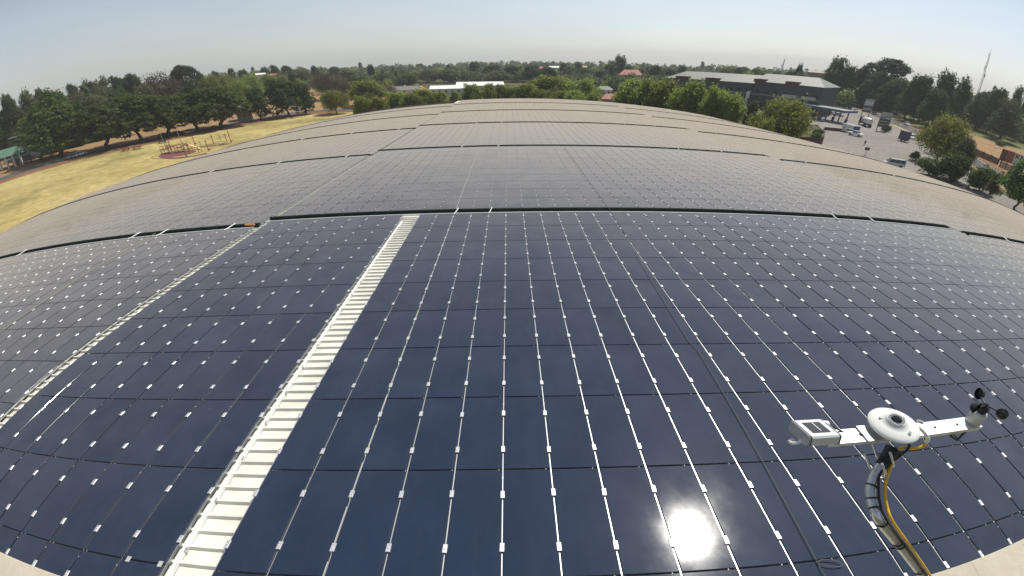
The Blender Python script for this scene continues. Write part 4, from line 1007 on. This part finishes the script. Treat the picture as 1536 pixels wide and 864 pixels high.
# ------------------------------------------------------------------ vehicles
VEH = {}
def vehicle(kind, paint):
    key = (kind, paint)
    if key in VEH: return VEH[key]
    if kind == 'car':
        low = [(-2.1, .28), (2.1, .28), (2.12, .62), (1.95, .78), (.95, .92), (-1.75, .95), (-2.08, .82)]; cab = [(-1.7, .93), (.95, .92), (.35, 1.42), (-1.25, 1.45)]; wd, wx, wr = 1.72, 1.3, .31
    elif kind == 'pickup':
        low = [(-2.55, .42), (2.55, .42), (2.58, .85), (2.35, 1.02), (1.2, 1.12), (-.75, 1.12), (-.76, 1.10), (-2.55, 1.10)]; cab = [(-.85, 1.10), (1.15, 1.10), (.55, 1.72), (-.7, 1.75)]; wd, wx, wr = 1.8, 1.6, .38
    else:
        low = [(-2.5, .32), (2.35, .32), (2.5, .6), (2.35, .88), (1.65, 1.12), (-2.48, 1.15)]; cab = [(-2.46, 1.13), (1.7, 1.10), (.85, 1.86), (-2.3, 1.90)]; wd, wx, wr = 1.9, 1.55, .34
    h = wd/2; out = {}
    def taper(poly, y_lo, y_hi):
        n = len(poly); zs = [z for _, z in poly]; z0, z1 = min(zs), max(zs); vs = []
        for sgn in (-1, 1):
            for x, z in poly: vs.append((x, sgn*(y_lo+(y_hi-y_lo)*(z-z0)/(z1-z0)), z))
        return vs, [tuple(range(n)), tuple(range(2*n-1, n-1, -1))]+[(i, i+n, (i+1) % n+n, (i+1) % n) for i in range(n)]
    b = MB(); b.add(*taper(low, h*.96, h)); out['body'] = [b.mesh('body', M[paint])]
    g = MB(); g.add(*taper(cab, h*.97, h*.78)); out['window'] = [g.mesh('window', M['window'])]
    xa, xb, zt = cab[3][0]+.02, cab[2][0]-.02, max(cab[2][1], cab[3][1])
    rp = MB(); rp.box(((xa+xb)/2, 0, zt+.02), (xb-xa+.1, wd*.76, .07))
    for q in np.linspace(0, 1, 4 if kind == 'van' else 3):
        xt, xl = cab[3][0]+(cab[2][0]-cab[3][0])*q, cab[0][0]+(cab[1][0]-cab[0][0])*q
        for sg in (-1, 1): rp.tube([(xl, sg*h*.965, cab[0][1]), (xt, sg*h*.785, zt)], .05, 5)
    out['roof'] = [rp.mesh('roof', M[paint])]
    out['wheel'] = []
    for x in (-wx, wx):
        for sg in (-1, 1):
            t = MB(); Mx = Matrix.Rotation(R(90), 3, 'X'); t.lathe([(.0005, -.1), (wr*.6, -.1), (wr*.98, -.09), (wr, 0), (wr*.98, .09), (wr*.6, .1), (.0005, .1)], (x, sg*(h-.09), wr), 16, Mx); out['wheel'].append(t.mesh('wheel', M['tyre']))
    out['headlight'] = []
    for sg in (-1, 1): l = MB(); l.box((low[2][0]-.06, sg*h*.72, low[2][1]+.03), (.16, .34, .16)); out['headlight'].append(l.mesh('headlight', M['whiteplastic']))
    VEH[key] = out; return out
def park(kind, paint, u, v, u2, v2, label, group=None, name=None):
    p, q = ground(u, v), ground(u2, v2); r = empty(name or {'car': 'parked_car', 'pickup': 'pickup_truck', 'van': 'minibus'}[kind], (p[0], p[1], .045), math.atan2(q[1]-p[1], q[0]-p[0]))
    for nm, L in vehicle(kind, paint).items():
        for me in L: link(nm, me, r)
    tag(r, label, {'car': 'car', 'pickup': 'pickup', 'van': 'minibus'}[kind], group)
park('van', 'carsilver', 1338.5, 249.5, 1322, 247, 'silver minibus with dark windows parked close to the roof edge')
park('pickup', 'carwhite', 1282.5, 204, 1294, 206.5, 'white double cab pickup standing on the forecourt')
park('car', 'carsilver', 1272, 199.5, 1264, 198, 'silver car half hidden behind the white pickup')
park('car', 'carwhite', 1366, 208, 1374, 212, 'white car beside the dark purple trailer by the willow')
park('car', 'carwhite', 1331, 180.5, 1326, 178, 'white car driving on the street behind the second price sign')
for k, (u, v, m, lab) in enumerate([(1262, 160, 'carwhite', 'white car leftmost of those behind the canopy tip'), (1268, 163, 'carsilver', 'silver car second of those behind the canopy tip'), (1274, 164, 'cardark', 'dark car rightmost of those behind the canopy tip'), (1269, 152, 'carwhite', 'white car at the office wall beyond the canopy'),
        (1221, 169, 'carwhite', 'white car at the left pump under the canopy'), (1230, 170, 'carwhite', 'white car near the left canopy column'), (1240, 171, 'carsilver', 'silver car at the middle pump under the canopy'), (1247, 172.5, 'carwhite', 'white car at the right pump under the canopy'), (1258, 174.5, 'carsilver', 'grey car at the outer edge of the canopy'), (1227, 182, 'carblue', 'blue car in the canopy shadow')]):
    park('car', m, u, v, u+6, v+(3 if k < 4 else 1), lab, 'cars at the filling station')
for k, (u, v, m, lab) in enumerate([(1252, 152, 'carwhite', 'white car on the road end behind the canopy, nearest the office block'), (1283, 168, 'carsilver', 'silver car between the canopy tip and the tanker'), (1311, 172, 'cardark', 'dark car on the street between the two price signs'), (1360, 188, 'carwhite', 'white car on the street above the purple trailer'), (1318, 205, 'carblue', 'blue car standing alone on the open forecourt')][:4]):
    park('car', m, u, v, u+6, v+2.6, lab, 'cars at the filling station')
park('car', 'carred', 1279, 159.5, 1284, 161, 'red and white car beside the brick wall past the canopy')
for u, v, m, lab in [(111, 236.5, 'carsilver', 'silver car parked on the park road, left of the white one'), (121, 233.5, 'carwhite', 'white car parked under the park trees on the road'), (247, 205.5, 'cardark', 'dark car at the trunk of a broad tree on the park road'), (267, 202.5, 'cardark', 'dark car in deep shade right of the broad trunk'), (286, 199.5, 'carsilver', 'silver car on the park road above the playground'), (449, 169.5, 'carsilver', 'grey car at the bend of the park road')]:
    park('car', m, u, v, u+8, v-2.6, lab, 'cars along the park road')
def tanker():
    p, q = ground(1296, 188.5), ground(1284, 183); r = empty('tanker_truck', (p[0], p[1], .04), math.atan2(q[1]-p[1], q[0]-p[0]))
    t = MB(); t.tube([(-5.6, 0, 2.35), (-5.4, 0, 2.35), (1.9, 0, 2.35), (2.1, 0, 2.35)], [.9, 1.22, 1.22, .9], 20); t.build('tank', mat('tank_steel', (.75, .76, .75), .3, .5, .05, 1), r)
    c = MB(); c.prism([(2.5, .7), (4.6, .7), (4.65, 1.7), (4.35, 3.0), (2.5, 3.1)], -1.2, 1.2); c.build('cab', M['purple'], r)
    w_ = MB(); w_.box((4.53, 0, 2.3), (.12, 2.0, .9)); w_.build('windscreen', M['window'], r)
    ch = MB(); ch.box((-.6, 0, .95), (10, 1.0, .3)); ch.box((-2, 0, 1.1), (7.2, 2.3, .16)); ch.build('chassis', M['purple'], r)
    for x in (-4.6, -3.4, -2.2, 3.6):
        for s_ in (-1, 1): w_ = MB(); w_.lathe([(.0005, -.15), (.5, -.14), (.5, .14), (.0005, .15)], (x, s_*1.05, .5), 14, Matrix.Rotation(R(90), 3, 'X')); w_.build('wheel', M['tyre'], r)
    tag(r, 'silver tanker truck with dark cab beside the first price sign', 'truck')
tanker()
def box_trailer():
    p, q = ground(1276, 196.5), ground(1290, 201); f = math.atan2(q[1]-p[1], q[0]-p[0]); r = empty('box_trailer', (p[0], p[1], .04), f)
    b = MB(); b.box((-.9, 0, 1.45), (7.4, 2.4, 1.5)); b.build('body', M['carsilver'], r); e = MB(); e.box((2.95, 0, 1.45), (.3, 2.45, 1.55)); e.build('end_door', M['blue'], r)
    for x in (-3.4, -2.4, 2.0):
        for s_ in (-1, 1): w_ = MB(); w_.lathe([(.0005, -.12), (.42, -.11), (.42, .11), (.0005, .12)], (x, s_*1.1, .42), 12, Matrix.Rotation(R(90), 3, 'X')); w_.build('wheel', M['tyre'], r)
    c = MB(); c.box((-.9, 0, .62), (7.2, 1.2, .16)); c.build('chassis', M['black'], r)
    tag(r, 'grey box trailer with a blue end behind the pickup', 'trailer')
    p, q = ground(1354, 212), ground(1361, 214); r = empty('advert_trailer', (p[0], p[1], .04), math.atan2(q[1]-p[1], q[0]-p[0]))
    b = MB(); b.box((0, 0, 2.1), (3.4, 1.6, 3.0)); b.build('panel_body', M['purple'], r); c = MB(); c.box((0, 0, .5), (3.2, 1.2, .15)); c.tube([(1.7, 0, .5), (3.0, 0, .45)], .06, 6); c.build('drawbar', M['black'], r)
    for s_ in (-1, 1): w_ = MB(); w_.lathe([(.0005, -.1), (.35, -.09), (.35, .09), (.0005, .1)], (0, s_*.75, .36), 12, Matrix.Rotation(R(90), 3, 'X')); w_.build('wheel', M['tyre'], r)
    tag(r, 'dark purple advertising trailer standing left of the willow', 'trailer')
box_trailer()

# ------------------------------------------------------------------ filling station
def canopy():
    z = 5.2; P = [ground(u, v, z) for u, v in ((1213, 158.5), (1221, 155.5), (1273, 164), (1256, 168))]; c = sum(P)/4
    f = P[2]-P[1]; rz = math.atan2(f[1], f[0]); L = 23.0; Wd = 9.0
    r = empty('filling_station_canopy', (c[0], c[1], 0), rz)
    s_ = MB(); s_.box((0, 0, z+.1), (L, Wd, .18)); s_.build('deck', M['roofgrey'], r)
    fa = MB()
    for x, y, a, b in ((0, -Wd/2-.03, L+.12, .1), (0, Wd/2+.03, L+.12, .1), (-L/2-.03, 0, .1, Wd), (L/2+.03, 0, .1, Wd)): fa.box((x, y, z-.2), (a, b, .9))
    fa.build('fascia', M['blue'], r)
    for x in (-9, -3, 3, 9):
        for y in (-2.8, 2.8): q = MB(); q.box((x, y, z/2-.1), (.4, .4, z-.2)); q.build('column', M['blue'], r)
    tag(r, 'filling station canopy with grey deck and blue fascia', 'canopy')
    for k, x in enumerate((-9, -3, 3, 9)):
        co, si = math.cos(rz), math.sin(rz); g = empty('fuel_pump', (c[0]+(x+1.6)*co, c[1]+(x+1.6)*si, 0), rz)
        b = MB(); b.box((0, 0, .08), (2.2, 1.0, .16)); b.build('island', M['kerb'], g); b = MB(); b.box((0, 0, 1.0), (1.0, .55, 1.7)); b.build('pump_body', M['blue'], g)
        s2 = MB(); s2.box((0, -.285, 1.3), (.6, .02, .5)); s2.build('screen', M['window'], g)
        tag(g, 'blue fuel pump under the canopy, %s' % (['leftmost', 'second from left', 'third from left', 'rightmost'][k]), 'fuel pump', 'fuel pumps under the canopy')
    A, B = ground(1236, 195), ground(1268, 198); f = Frame(A, B); r = f.root('low_wall', 0); b = MB(); b.box((f.L/2, 0, .55), (f.L, .35, 1.1)); b.build('brickwork', M['brick'], r); b = MB(); b.box((f.L/2, 0, 1.14), (f.L+.1, .45, .08)); b.build('capping', M['kerb'], r)
    tag(r, 'low dark red brick wall along the canopy shadow', 'wall')
    A, B = ground(1250, 145, 0), ground(1300, 160, 0)
    f = Frame(A, B); r = f.root('boundary_wall', 0); b = MB(); b.box((f.L/2, 1, .9), (f.L, .3, 1.8)); b.build('brickwork', M['brick'], r); tag(r, 'dark brick boundary wall beyond the canopy tip', 'wall')
canopy()
def price_sign(u, v, vt, wpx, label, rows):
    p = ground(u, v); D = float(np.hypot(*p)); h = out_at(u+4, vt, D)[2]; r = empty('price_sign', (p[0], p[1], 0), math.atan2(-p[0], p[1])+.25); W_ = D*.00125*wpx
    for s_ in (-1, 1): q = MB(); q.tube([(s_*W_*.42, 0, 0), (s_*W_*.42, 0, h)], .16, 8); q.build('post', M['black'], r)
    n = len(rows); z0 = h*.22; dz = (h-z0)/n
    for i, m in enumerate(rows): b = MB(); b.box((0, 0, z0+dz*(i+.5)), (W_, .4, dz*.9)); b.build('panel', M[m], r)
    tag(r, label, 'price sign')
price_sign(1297, 174, 148, 12, 'tall dark price sign with pale rows left of the tanker street', ['purple', 'post', 'purple', 'grey', 'carsilver', 'post'])
price_sign(1321, 197, 168, 15, 'second price sign, grey-green, with dark base near the street', ['cardark', 'cardark', 'facade', 'plane', 'post'])
def lamp(u, v, vt, label, group='lamp posts', arm=True, name='lamp_post'):
    p = ground(u, v); D = float(np.hypot(*p)); h = out_at(u, vt, D)[2]; r = empty(name if arm else 'park_pole', (p[0], p[1], 0), RNG.uniform(0, 6)); q = MB(); q.tube([(0, 0, 0), (0, 0, h)], [.11, .07], 8); q.build('pole', M['post'], r)
    if arm: a = MB(); a.tube([(0, 0, h), (.9, 0, h+.15)], .05, 6); a.build('arm', M['post'], r); a = MB(); a.box((1.1, 0, h+.12), (.6, .25, .12)); a.build('lamp_head', M['whiteplastic'], r)
    tag(r, label, 'lamp post' if arm else 'pole', group)
lamp(1224, 196, 183, 'thin lamp post behind the brick planter'); lamp(1231, 206, 190, 'lamp post at the corner of the brick planter'); lamp(1262, 181, 168, 'lamp post beside the right canopy edge')
lamp(1346, 190, 178, 'lamp post on the grass strip beside the street'); lamp(1371, 202, 190, 'lamp post left of the willow on the kerb'); lamp(281, 236, 190, 'tall slim pole rising over the playground', 'park poles', False, 'pole'); lamp(250, 224, 196, 'tall thin pole left of the playground', 'park poles', False, 'pole')
lamp(331, 211, 200, 'slim pole beyond the playground track', 'park poles', False, 'pole'); lamp(303, 223, 210, 'slim pole inside the playground track', 'park poles', False, 'pole'); lamp(409, 172, 166, 'slim pole at the park road bend', 'park poles', False, 'pole')
def board(u, v, vt, label):
    p = ground(u, v); D = float(np.hypot(*p)); h = out_at(u, vt, D)[2]; r = empty('notice_board', (p[0], p[1], 0), math.atan2(-p[0], p[1])); q = MB(); q.tube([(0, 0, 0), (0, 0, h)], .07, 8); q.build('pole', M['post'], r); b = MB(); b.box((0, -.1, h-.35), (1.2, .08, .8)); b.build('plate', M['cardark'], r); tag(r, label, 'sign')
board(1297, 233.5, 220.5, 'dark notice board on a pole at the near forecourt edge')
ribbon('kerb_line', [ground(u, v) for u, v in ((1261, 214), (1280, 216), (1310, 220))], -.15, .15, .10, M['kerb'], thick=1)
ribbon('kerb_line', [ground(u, v) for u, v in ((1278, 228), (1300, 233), (1335, 240), (1370, 246))], -.2, .2, .10, M['kerb'], thick=1)
ribbon('street_island', smooth_path([ground(u, v) for u, v in ((1338, 187), (1355, 194.5), (1372, 202.5))]), -1.2, 1.2, .12, M['field'], thick=1)
def planter():
    P = [ground(u, v) for u, v in ((1232.5, 217), (1233.5, 208), (1222, 196), (1180, 200), (1180, 216))]; P = [np.array(q) for q in P]; c = sum(P)/len(P); r = empty('brick_planter', (c[0], c[1], 0))
    b = MB(); n = len(P); b.add([(*(q-c), z) for z in (0, 2.2) for q in P], [(i, (i+1) % n, n+(i+1) % n, n+i) for i in range(n)][::1]); o = b.build('brickwork', M['brick'], r); o.data.flip_normals() if False else None
    e = MB(); e.add([(*(q-c)*.985, 2.05) for q in P], [tuple(range(n))]); e.build('soil', M['suburb'], r); tag(r, 'brown brick planter at the foot of the feathery tree by the roof', 'planter')
    for k, (u, v, lab) in enumerate(((1226, 203, 'scrubby bush in the brick planter, near the lamp post'), (1222, 209, 'scrubby bush in the brick planter, close to the roof'))):
        p = ground(u, v, 2); o = empty('shrub', (p[0], p[1], 2.0), k*2, (3.4, 3.4, 2.0)); a, t = proto('shrub', k); link('crown', a, o); link('trunk', t, o); tag(o, lab, 'bush')
planter()

# ------------------------------------------------------------------ hoarding and boundary along the street
def hoarding():
    A, B = ground(1497, 241.5), ground(1543, 257); f = Frame(A, B); r = f.root('hoarding', 0); L = f.L; h = 4.0; z0 = .5
    for x in np.linspace(.3, L-.3, 5): q = MB(); q.box((x, .15, h/2+.2), (.15, .15, h+.4)); q.build('post', M['bark'], r)
    p = MB(); p.box((L*.10, 0, z0+h/2), (L*.20-.02, .08, h)); p.build('board', M['brick'], r); p = MB(); p.box((L*.31, 0, z0+h/2), (L*.22-.02, .08, h)); p.build('board', M['rust'], r); p = MB(); p.box((L*.71, 0, z0+h/2), (L*.58-.02, .08, h)); p.build('board', M['carsilver'], r)
    cu = bpy.data.curves.new('lettering', 'FONT'); cu.body = 'KNAUF'; cu.size = 2.3; cu.extrude = .03; cu.offset = .05; cu.materials.append(M['black']); tmp = link('tmp_text', cu); me_ = bpy.data.meshes.new_from_object(tmp.evaluated_get(bpy.context.evaluated_depsgraph_get())); bpy.data.objects.remove(tmp); t = link('lettering', me_, r); t.location = (L*.44, -.06, z0+h-1.95); t.rotation_euler = (R(90), 0, 0); t.scale = (1.15, 1, 1)
    tag(r, 'roadside hoarding with rust red panels and bold black letters on white', 'hoarding')
    for k, (a, b, lab) in enumerate((((1499, 250), (1524, 262), 'tan boundary wall section below the hoarding'), ((1462, 232), (1496, 247), 'brown boundary wall section left of the hoarding'), ((1440, 221), (1461, 231), 'brown boundary wall section nearest the willow'))):
        f = Frame(ground(*a), ground(*b)); r = f.root('boundary_wall', 0); b_ = MB(); b_.box((f.L/2, 0, 1.0), (f.L, .2, 2.0)); b_.build('wall_panel', M['tanwall' if k == 0 else 'brick'] if k == 0 else mat('brown_wall', (.17, .11, .07), .9, 0, .3, .6), r)
        for x in np.linspace(0, f.L, 4): q = MB(); q.box((x, -.02, 1.08), (.3, .34, 2.16)); q.build('pier', M['bark'], r)
        tag(r, lab, 'wall')
    for u, v, lab in ((1493.5, 222.5, 'white stone lying on the dry bank above the hoarding'),):
        p = ground(u, v); s_ = MB(); s_.lathe([(.0005, -.1), (.6, -.1), (.75, .2), (.5, .55), (.0005, .65)], (0, 0, 0), 9); o = s_.build('white_stone', M['wallwhite']); o.location = (p[0], p[1], .1); tag(o, lab, 'stone')
hoarding()
def mast(u, vb, ut, vt, D, label, cat='mast'):
    p = out_at(ut, vt, D); r = empty('radio_mast', (p[0], p[1], float(tz(p[0], p[1])))); h = p[2]-float(tz(p[0], p[1])); w_ = .45
    for a in range(3): q = MB(); c, s_ = math.cos(a*2.094), math.sin(a*2.094); q.tube([(c*w_*1.6, s_*w_*1.6, 0), (c*w_*.8, s_*w_*.8, h)], .12, 6); q.build('leg', M['post'], r)
    b = MB()
    for k in range(int(h/1.6)):
        z = k*1.6; a = k % 3*2.094; e = a+2.094; b.tube([(math.cos(a)*w_*1.3, math.sin(a)*w_*1.3, z), (math.cos(e)*w_*1.3, math.sin(e)*w_*1.3, z+1.6)], .06, 4)
    b.build('bracing', M['post'], r)
    for k, z in enumerate((h*.70, h*.80)): a = MB(); a.box((.9*(-1)**k, 0, z), (.5, .4, 2.0)); a.build('antenna', M['wallwhite'], r)
    t = MB(); t.tube([(0, 0, h-.5), (0, 0, h+3)], .08, 6); t.build('tip', M['post'], r); tag(r, label, cat)
mast(1472, 140, 1485, 80, 330, 'tall grey lattice mast rising above the trees on the right'); mast(1174, 107, 1177, 89, 420, 'small lattice mast on the skyline behind the office block')

# ------------------------------------------------------------------ playground
def play():
    P = smooth_path([ground(u, v) for u, v in ((336, 217), (318, 219), (300, 220.5), (276, 224.5), (252, 229), (245, 234.5), (258, 237.5), (285, 235), (310, 230))])
    ribbon('play_track', P, -.9, .9, .06, M['ring']); c = ground(266, 231); r = [(c[0]+math.cos(a)*5.5, c[1]+math.sin(a)*4.2) for a in np.linspace(0, 6.283, 26)[:-1]]; sheet('play_surface', r, .05, M['ring'])
    co = [(c[0]+math.cos(a)*7.2, c[1]+math.sin(a)*5.6) for a in np.linspace(0, 6.283, 40)]; ribbon('sand_ring', [np.array(q) for q in co], -.35, .35, .045, M['verge'])
    p = ground(266, 228); r = empty('climbing_frame', (p[0], p[1], 0), .3)
    for i in range(5):
        for j in (0, 1): q = MB(); q.tube([(i*2-4, j*2-1, 0), (i*2-4, j*2-1, 1.9+(i % 2)*.6)], .07, 7); q.build('post', M['red'], r)
    for i in range(4): b = MB(); b.box((i*2-3, 0, 1.3+(i % 2)*.5), (1.9, 1.9, .12)); b.build('platform', M['red'], r); b = MB(); b.tube([(i*2-4, -1, 2.3), (i*2-2, -1, 2.3)], .08, 6); b.build('rail', M['red'], r)
    s_ = MB(); s_.add([(4, -.5, 1.8), (4, .5, 1.8), (6.8, .5, .3), (6.8, -.5, .3), (4, -.5, 1.68), (4, .5, 1.68), (6.8, .5, .18), (6.8, -.5, .18)], [(0, 3, 2, 1), (4, 5, 6, 7), (0, 4, 7, 3), (1, 2, 6, 5), (3, 7, 6, 2)]); s_.build('slide', M['yellowpaint'], r); tag(r, 'red climbing frame with posts and platforms on the play surface', 'climbing frame')
    for k, (u, v, h, m, lab) in enumerate([(254, 227, 3.4, 'cardark', 'dark post at the left end of the playground'), (258, 226, 3.2, 'red', 'red post beside the dark playground post'), (293, 218, 3.6, 'red', 'red exercise post above the middle of the track'), (285, 231, 3.2, 'red', 'red post between the two track sides'), (321, 216, 3, 'red', 'red post beyond the track near its right end'), (299, 229, 2, 'red', 'short red post on the lower track side'),
            (313, 226, 3.2, 'rust', 'rust coloured exercise post inside the track'), (341, 214, 3, 'rust', 'rust post at the right end of the track'), (347, 214, 4, 'red', 'tall red post cluster at the right end'), (280, 236, 2.6, 'red', 'red post at the near edge of the track')]):
        p = ground(u, v); r = empty('exercise_post', (p[0], p[1], 0), k); q = MB(); q.tube([(0, 0, 0), (0, 0, h)], .10, 8); q.build('upright', M[m], r); q = MB(); q.tube([(-.45, 0, h*.82), (.45, 0, h*.82)], .055, 6); q.build('cross_bar', M[m], r)
        if k in (2, 6, 8): q = MB(); q.box((.5, 0, .5), (.7, .5, .25)); q.build('seat', M[m], r)
        tag(r, lab, 'exercise post', 'exercise posts on the playground')
    for u, v, lab in ((335, 217, 'pale yellow bench at the right end of the track, left one'), (339, 216.4, 'pale yellow bench at the right end of the track, right one')):
        p = ground(u, v); r = empty('bench', (p[0], p[1], 0), .4); b = MB(); b.box((0, 0, .5), (2.0, .8, .14)); b.build('seat', M['yellowpaint'], r)
        for x in (-.8, .8): b = MB(); b.box((x, 0, .22), (.12, .6, .44)); b.build('leg', M['post'], r)
        tag(r, lab, 'bench', 'benches on the playground')
    for u, v, m, lab in ((190, 226, 'red', 'red picnic table beside the road under the trees'), (206, 223.5, 'rust', 'rust brown picnic table on the dirt verge'), (244, 214.5, 'cardark', 'dark picnic table on the dirt verge above the playground')):
        p = ground(u, v); r = empty('picnic_table', (p[0], p[1], 0), .4); b = MB(); b.box((0, 0, .95), (2.6, 1.1, .12)); b.build('table_top', M[m], r)
        for y in (-.95, .95): b = MB(); b.box((0, y, .5), (2.6, .4, .1)); b.build('bench_seat', M[m], r)
        for x in (-.9, .9): b = MB(); b.box((x, 0, .45), (.15, 2.0, .12)); b.box((x, 0, .45), (.14, .3, .88)); b.build('leg', M[m], r)
        tag(r, lab, 'picnic table', 'picnic tables beside the park road')
play()

# ------------------------------------------------------------------ people
def person(u, v, rz, label, stride):
    p = ground(u, v); me = bpy.data.meshes.new('person'); s = stride
    V = [(0, 0, .95), (0, 0, 1.15), (0, 0, 1.42), (0, 0, 1.52), (0, .02, 1.62), (0, .03, 1.72), (.09, 0, .9), (.10, s*.5, .5), (.10, s*.8-.03, .09), (.10, s*.8+.14, .04), (-.09, 0, .9), (-.10, -s*.4, .5), (-.10, -s-.05, .10), (-.10, -s+.12, .04),
         (.19, 0, 1.40), (.24, -s*.3, 1.13), (.25, -s*.3+.1, .88), (.25, -s*.3+.13, .80), (-.19, 0, 1.40), (-.24, s*.3, 1.13), (-.25, s*.3+.1, .88), (-.25, s*.3+.13, .80)]
    E = [(0, 1), (1, 2), (2, 3), (3, 4), (4, 5), (0, 6), (6, 7), (7, 8), (8, 9), (0, 10), (10, 11), (11, 12), (12, 13), (2, 14), (14, 15), (15, 16), (16, 17), (2, 18), (18, 19), (19, 20), (20, 21)]
    rad = [.15, .14, .15, .06, .10, .085, .095, .07, .05, .04, .095, .07, .05, .04, .065, .05, .04, .035, .065, .05, .04, .035]
    me.from_pydata(V, E, []); o = link('person', me); m = o.modifiers.new('skin', 'SKIN')
    for i, q in enumerate(me.skin_vertices[0].data): q.radius = (rad[i], rad[i])
    me.skin_vertices[0].data[0].use_root = True; sb = o.modifiers.new('smooth', 'SUBSURF'); sb.levels = sb.render_levels = 1
    mt, t, b = new_mat('clothed_body'); tc = t.nodes.new('ShaderNodeTexCoord'); sp = t.nodes.new('ShaderNodeSeparateXYZ'); r = t.nodes.new('ShaderNodeValToRGB'); r.color_ramp.interpolation = 'CONSTANT'; e = r.color_ramp.elements
    e[0].position, e[0].color = 0, (.03, .03, .04, 1); e[1].position, e[1].color = .50, (.02, .022, .03, 1); q = e.new(.86); q.color = (.13, .075, .05, 1); q = e.new(.965); q.color = (.01, .008, .007, 1)
    t.links.new(tc.outputs['Object'], sp.inputs[0]); mr = t.nodes.new('ShaderNodeMath'); mr.operation = 'DIVIDE'; mr.inputs[1].default_value = 1.78; t.links.new(sp.outputs[2], mr.inputs[0]); t.links.new(mr.outputs[0], r.inputs[0]); t.links.new(r.outputs[0], b.inputs['Base Color']); b.inputs['Roughness'].default_value = .9
    me.materials.append(mt); o.location = (p[0], p[1], .03); o.rotation_euler = (0, 0, rz); tag(o, label, 'person')
person(1296, 218.5, 2.2, 'person in dark clothes walking across the open forecourt', .22)
person(1268, 182, .6, 'person in dark clothes walking between canopy and tanker', .18)

# ------------------------------------------------------------------ dry-season haze
def haze():
    hz_ = MB(); hz_.box((0, 1400, 1.0), (5200, 4400, 124)); m = bpy.data.materials.new('haze'); m.use_nodes = True; t = m.node_tree; t.nodes.remove(t.nodes['Principled BSDF'])
    v = t.nodes.new('ShaderNodeVolumePrincipled'); v.inputs['Color'].default_value = (.86, .90, .95, 1); v.inputs['Density'].default_value = .00021; v.inputs['Anisotropy'].default_value = .0
    t.links.new(v.outputs[0], t.nodes['Material Output'].inputs['Volume']); o = hz_.build('haze', m); tag(o, None, None, None, 'stuff')
haze()
